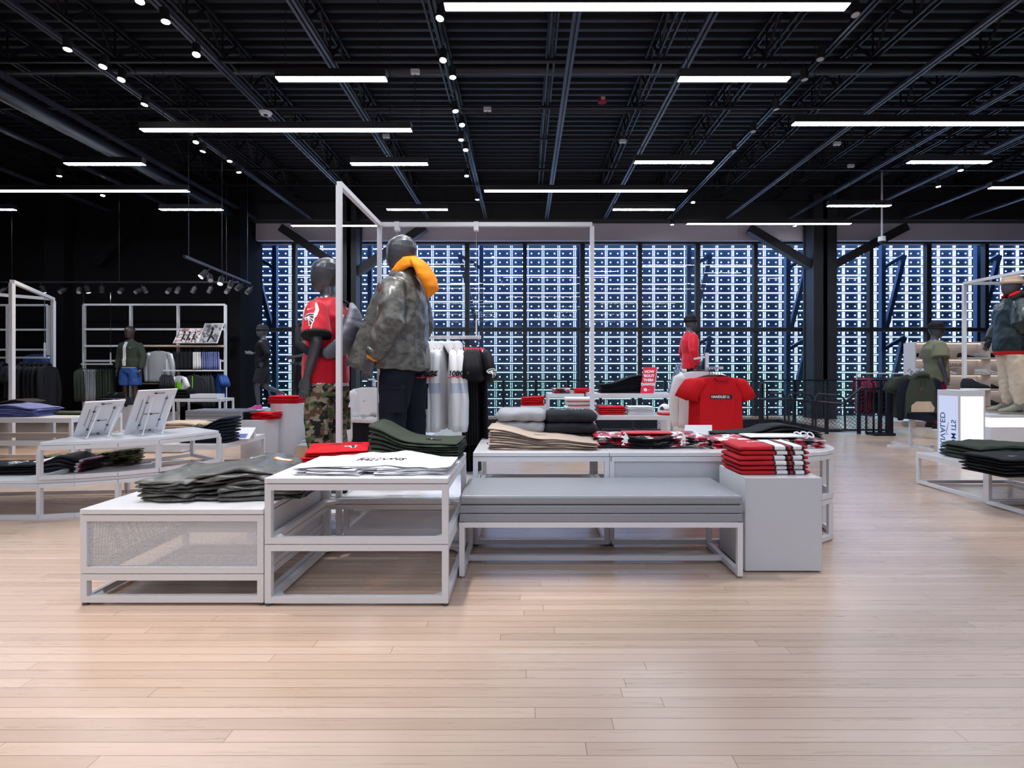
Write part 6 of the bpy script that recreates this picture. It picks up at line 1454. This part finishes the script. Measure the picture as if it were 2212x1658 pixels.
row_of('shorts', 'cream pleated shorts', 'shorts', 'shW', 'whitecloth', (X(418, 11.5), 11.5, zz), (X(434, 11.5), 11.5, zz), 5, .5, 'cream shorts on the back wall', dict(SB, L=.36), None, 'of the upper right wall rail')
row_of('shorts', 'bright blue shorts', 'shorts', 'shB', 'bluejean', (X(437, 11.5), 11.5, zz), (X(474, 11.5), 11.5, zz), 9, .5, 'blue shorts on the back wall', dict(SB, L=.38), None, 'of the upper right wall rail')
zz = Z(800, 11.3); rail_unit('white lower rail in front of the back wall with dark tees and jackets', 352, 484, 11.3, zz)
row_of('tshirt', 'dark grey tee', 'shirt', 'tgK', 'charcoal', (X(348, 11.3), 11.3, zz - .02), (X(372, 11.3), 11.3, zz - .02), 7, .6, 'dark tees on the lower wall rail', dict(w=.5, L=.62, sleeve='short', th=.04, seed=46), None, 'of the lower wall rail')
o = garment('tshirt', 'cream tee with a lime green print on the lower wall rail', 'shirt', 'tgW', 'whitecloth', (X(388, 11.2), 11.2, zz - .03), R(60), prm=dict(w=.44, L=.5, sleeve='short', th=.06, seed=47))
bd = [c for c in o.children if c.name.startswith('body')][0]; decal('lime_print', poly2d([(-.13, -.15), (.14, -.15), (.12, .12), (-.11, .12)]), 'lime', (-.6, 0, -.34), (0, -1, 0), (0, 0, 1), o, [bd], off=.006)
o = garment('jacket', 'black nylon jacket with a lime zip on the lower wall rail', 'jacket', 'jkK', 'charcoal', (X(420, 11.1), 11.1, zz - .02), R(80), prm=dict(w=.52, L=.60, sleeve='long', th=.1, seed=48))
MB().box(-.056, -.05, -.006, .006, -.66, -.10).build('lime_zip', 'lime', o)
row_of('jacket', 'charcoal windbreaker', 'jacket', 'jkC', 'charcoal', (X(436, 11.3), 11.3, zz - .02), (X(458, 11.3), 11.3, zz - .02), 4, .6, 'charcoal windbreakers on the wall rail', dict(w=.5, L=.66, sleeve='long', th=.06, seed=49), None, 'of the lower wall rail')
row_of('tshirt', 'royal blue tee', 'shirt', 'tgB', 'blueshort', (X(466, 11.5), 11.5, zz), (X(480, 11.5), 11.5, zz), 3, .9, 'blue tees on the wall rail', dict(w=.46, L=.6, sleeve='short', th=.04, seed=50), None, 'of the lower wall rail')
M_['runphoto'] = camo('running_photo', [(.46, .46, .56), (.08, .09, .16), (.62, .20, .08), (.75, .75, .8)], 9, .4); M_['manphoto'] = camo('grey_photo', [(.42, .43, .46), (.30, .31, .34), (.1, .1, .12)], 6, .4)
for lab, px0, px1, pyt, pyb, mm in (('landscape photo of runners on the wall display shelf', 373, 428, 708, 741, 'runphoto'), ('portrait photo of a standing person on the wall display shelf', 428, 468, 697, 741, 'manphoto')):
    Yq = 11.55; t = thing('photo_panel', lab, 'picture', (X(px0, Yq), Yq, Z(pyb, Yq))); w_ = X(px1, Yq) - X(px0, Yq); h_ = (pyb - pyt) / F * Yq; s_ = .09
    a = [(0, 0, 0), (w_, 0, 0), (w_ + s_, .1, h_), (s_, .1, h_)]; b2 = [(p[0] + .01, p[1] + .02, p[2]) for p in a]
    MB().add(a + b2, [(0, 1, 2, 3), (7, 6, 5, 4), (0, 4, 5, 1), (1, 5, 6, 2), (2, 6, 7, 3), (3, 7, 4, 0)]).build('panel', 'white', t); MB().add([(p[0] + .01 * (1 if k in (0, 3) else -1), p[1] - .003, p[2] + .01 * (1 if k < 2 else -1)) for k, p in enumerate(a)], [(0, 1, 2, 3)]).build('photo_print', mm, t)
    m = MB()
    for q in ((.3, .5, .72) if mm == 'runphoto' else (.55,)):
        k_ = 1 if mm == 'runphoto' else 1.5; cx = w_ * q + s_ * .5
        m.tube([(cx - .05 * k_, .02, .03), (cx - .01, .03, h_ * .38), (cx + .02, .04, h_ * .62)], .016 * k_, n=6); m.tube([(cx - .01, .03, h_ * .38), (cx + .05 * k_, .02, h_ * .2)], .014 * k_, n=6); m.tube([(cx + .025, .04, h_ * .70), (cx + .025, .045, h_ * .76)], .017 * k_, n=8, round_=True)
    m.build('photo_figure', 'charcoal', t, smooth=True)
# dark coats at the far left, on the left frame
zz = Z(772, 8.6); rail_unit('white rail hung from the left frame carrying black coats', -60, 106, 8.6, zz, 2.44)
row_of('coat', 'black hooded coat', 'coat', 'coatK', 'blackcloth', (X(48, 8.6), 8.6, zz - .05), (X(108, 8.6), 8.6, zz - .05), 6, .35, 'black coats on the left frame rail', dict(w=.54, L=.86, sleeve='long', th=.10, seed=51, hood=True), None, 'of the left frame rail')
row_of('jacket', 'dark blue-grey short jacket', 'jacket', 'coatS', 'charcoal', (X(20, 8.5), 8.5, zz - .05), (X(44, 8.5), 8.5, zz - .05), 4, .5, 'short jackets on the left frame rail', dict(w=.5, L=.52, sleeve='short', th=.06, seed=52), None, 'left of the black coats')
row_of('coat', 'black long coat', 'coat', 'coatK', 'blackcloth', (X(-20, 8.6), 8.6, zz - .05), (X(14, 8.6), 8.6, zz - .05), 3, .35, 'black coats at the left edge', None, None, 'at the left edge')
row_of('tshirt', 'bright blue quarter-zip top', 'shirt', 'tgQ', 'blueshort', (X(70, 11.5), 11.5, Z(757, 11.5)), (X(92, 11.5), 11.5, Z(757, 11.5)), 3, R(80), 'blue tops on the far left wall', dict(w=.5, L=.5, sleeve='long', th=.06, seed=53), None, 'high on the far left wall display')
# low plinths and shoes by the bomber mannequin
t = thing('display_plinth', 'white box plinth under the bomber jacket mannequin and sneakers', 'plinth', (X(225, 10.9), 10.85, 0)); MB().box(0, 1.05, 0, .8, 0, .275).build('plinth_body', 'white', t, bevel=.004); MB().box(0, .58, 0, .45, .275, .42).build('plinth_riser', 'white', t, bevel=.004)
for i, px in enumerate((245, 262)):
    t = thing('shoe_riser', f'thin white shoe stand, {("left", "right")[i]} of the pair on the plinth', 'stand', (X(px, 11.0), 11.0, .42)); MB().box(-.01, .01, -.01, .01, 0, .17).build('stem', 'white', t); MB().box(-.06, .06, -.04, .04, .17, .176).build('pad', 'white', t)
    shoe((X(px, 11.0), 11.0, .596), R(100 if False else -60), 'blackcloth', 'seam', L=.30, hi=.13, label=f'black running shoe on a thin stand, {("left", "right")[i]} of the pair', cat='shoe', group='pair of black running shoes')
box_table('small white table with black folded clothes before the wall display', X(372, 10.2), 10.2, .95, .5, Z(861, 10.2))
stack('folded_tshirt', 'black tee', 'shirt', (X(396, 10.4), 10.4, Z(861, 10.2)), 0, 7, .34, .3, .026, 'blackcloth', 'black tees before the wall display', seed=281, where='on the small white table')
t = thing('display_riser', 'small white riser block on the table before the wall display', 'riser', (X(410, 10.25), 10.25, Z(861, 10.2))); MB().box(0, .55, 0, .25, 0, .09).build('riser_block', 'white', t, bevel=.004); MB().box(.0, .55, -.001, .0, .0, .012).build('painted_shadow_line', 'seam', t)  # dark strip painted in as the shadow line at the riser's foot
t = thing('helmet', 'dark round sports cap on a block beside the larger picture stand', 'cap', (X(281, 9.6), 9.6, Z(873, 9.6)))
c = MB(); c.tube([(0, 0, 0), (0, 0, .05), (0, 0, .09)], [(.10, .11), (.09, .10), (.05, .06)], n=18, round_=True); c.build('crown', 'charcoal', t, smooth=True); MB().prism([(.09 * math.cos(a), -.06 + .12 * math.sin(a)) for a in [PI + k * PI / 10 for k in range(11)]], -.005, .008).build('brim', 'charcoal', t)
t = thing('display_plinth', 'plain white block under the dark cap', 'plinth', (X(262, 9.5), 9.5, 0)); MB().box(0, .34, 0, .3, 0, Z(875, 9.5)).build('plinth_body', 'white', t, bevel=.004); MB().box(0, .34, 0, .3, Z(875, 9.5), Z(875, 9.5) + .006).build('plinth_top', 'top', t)
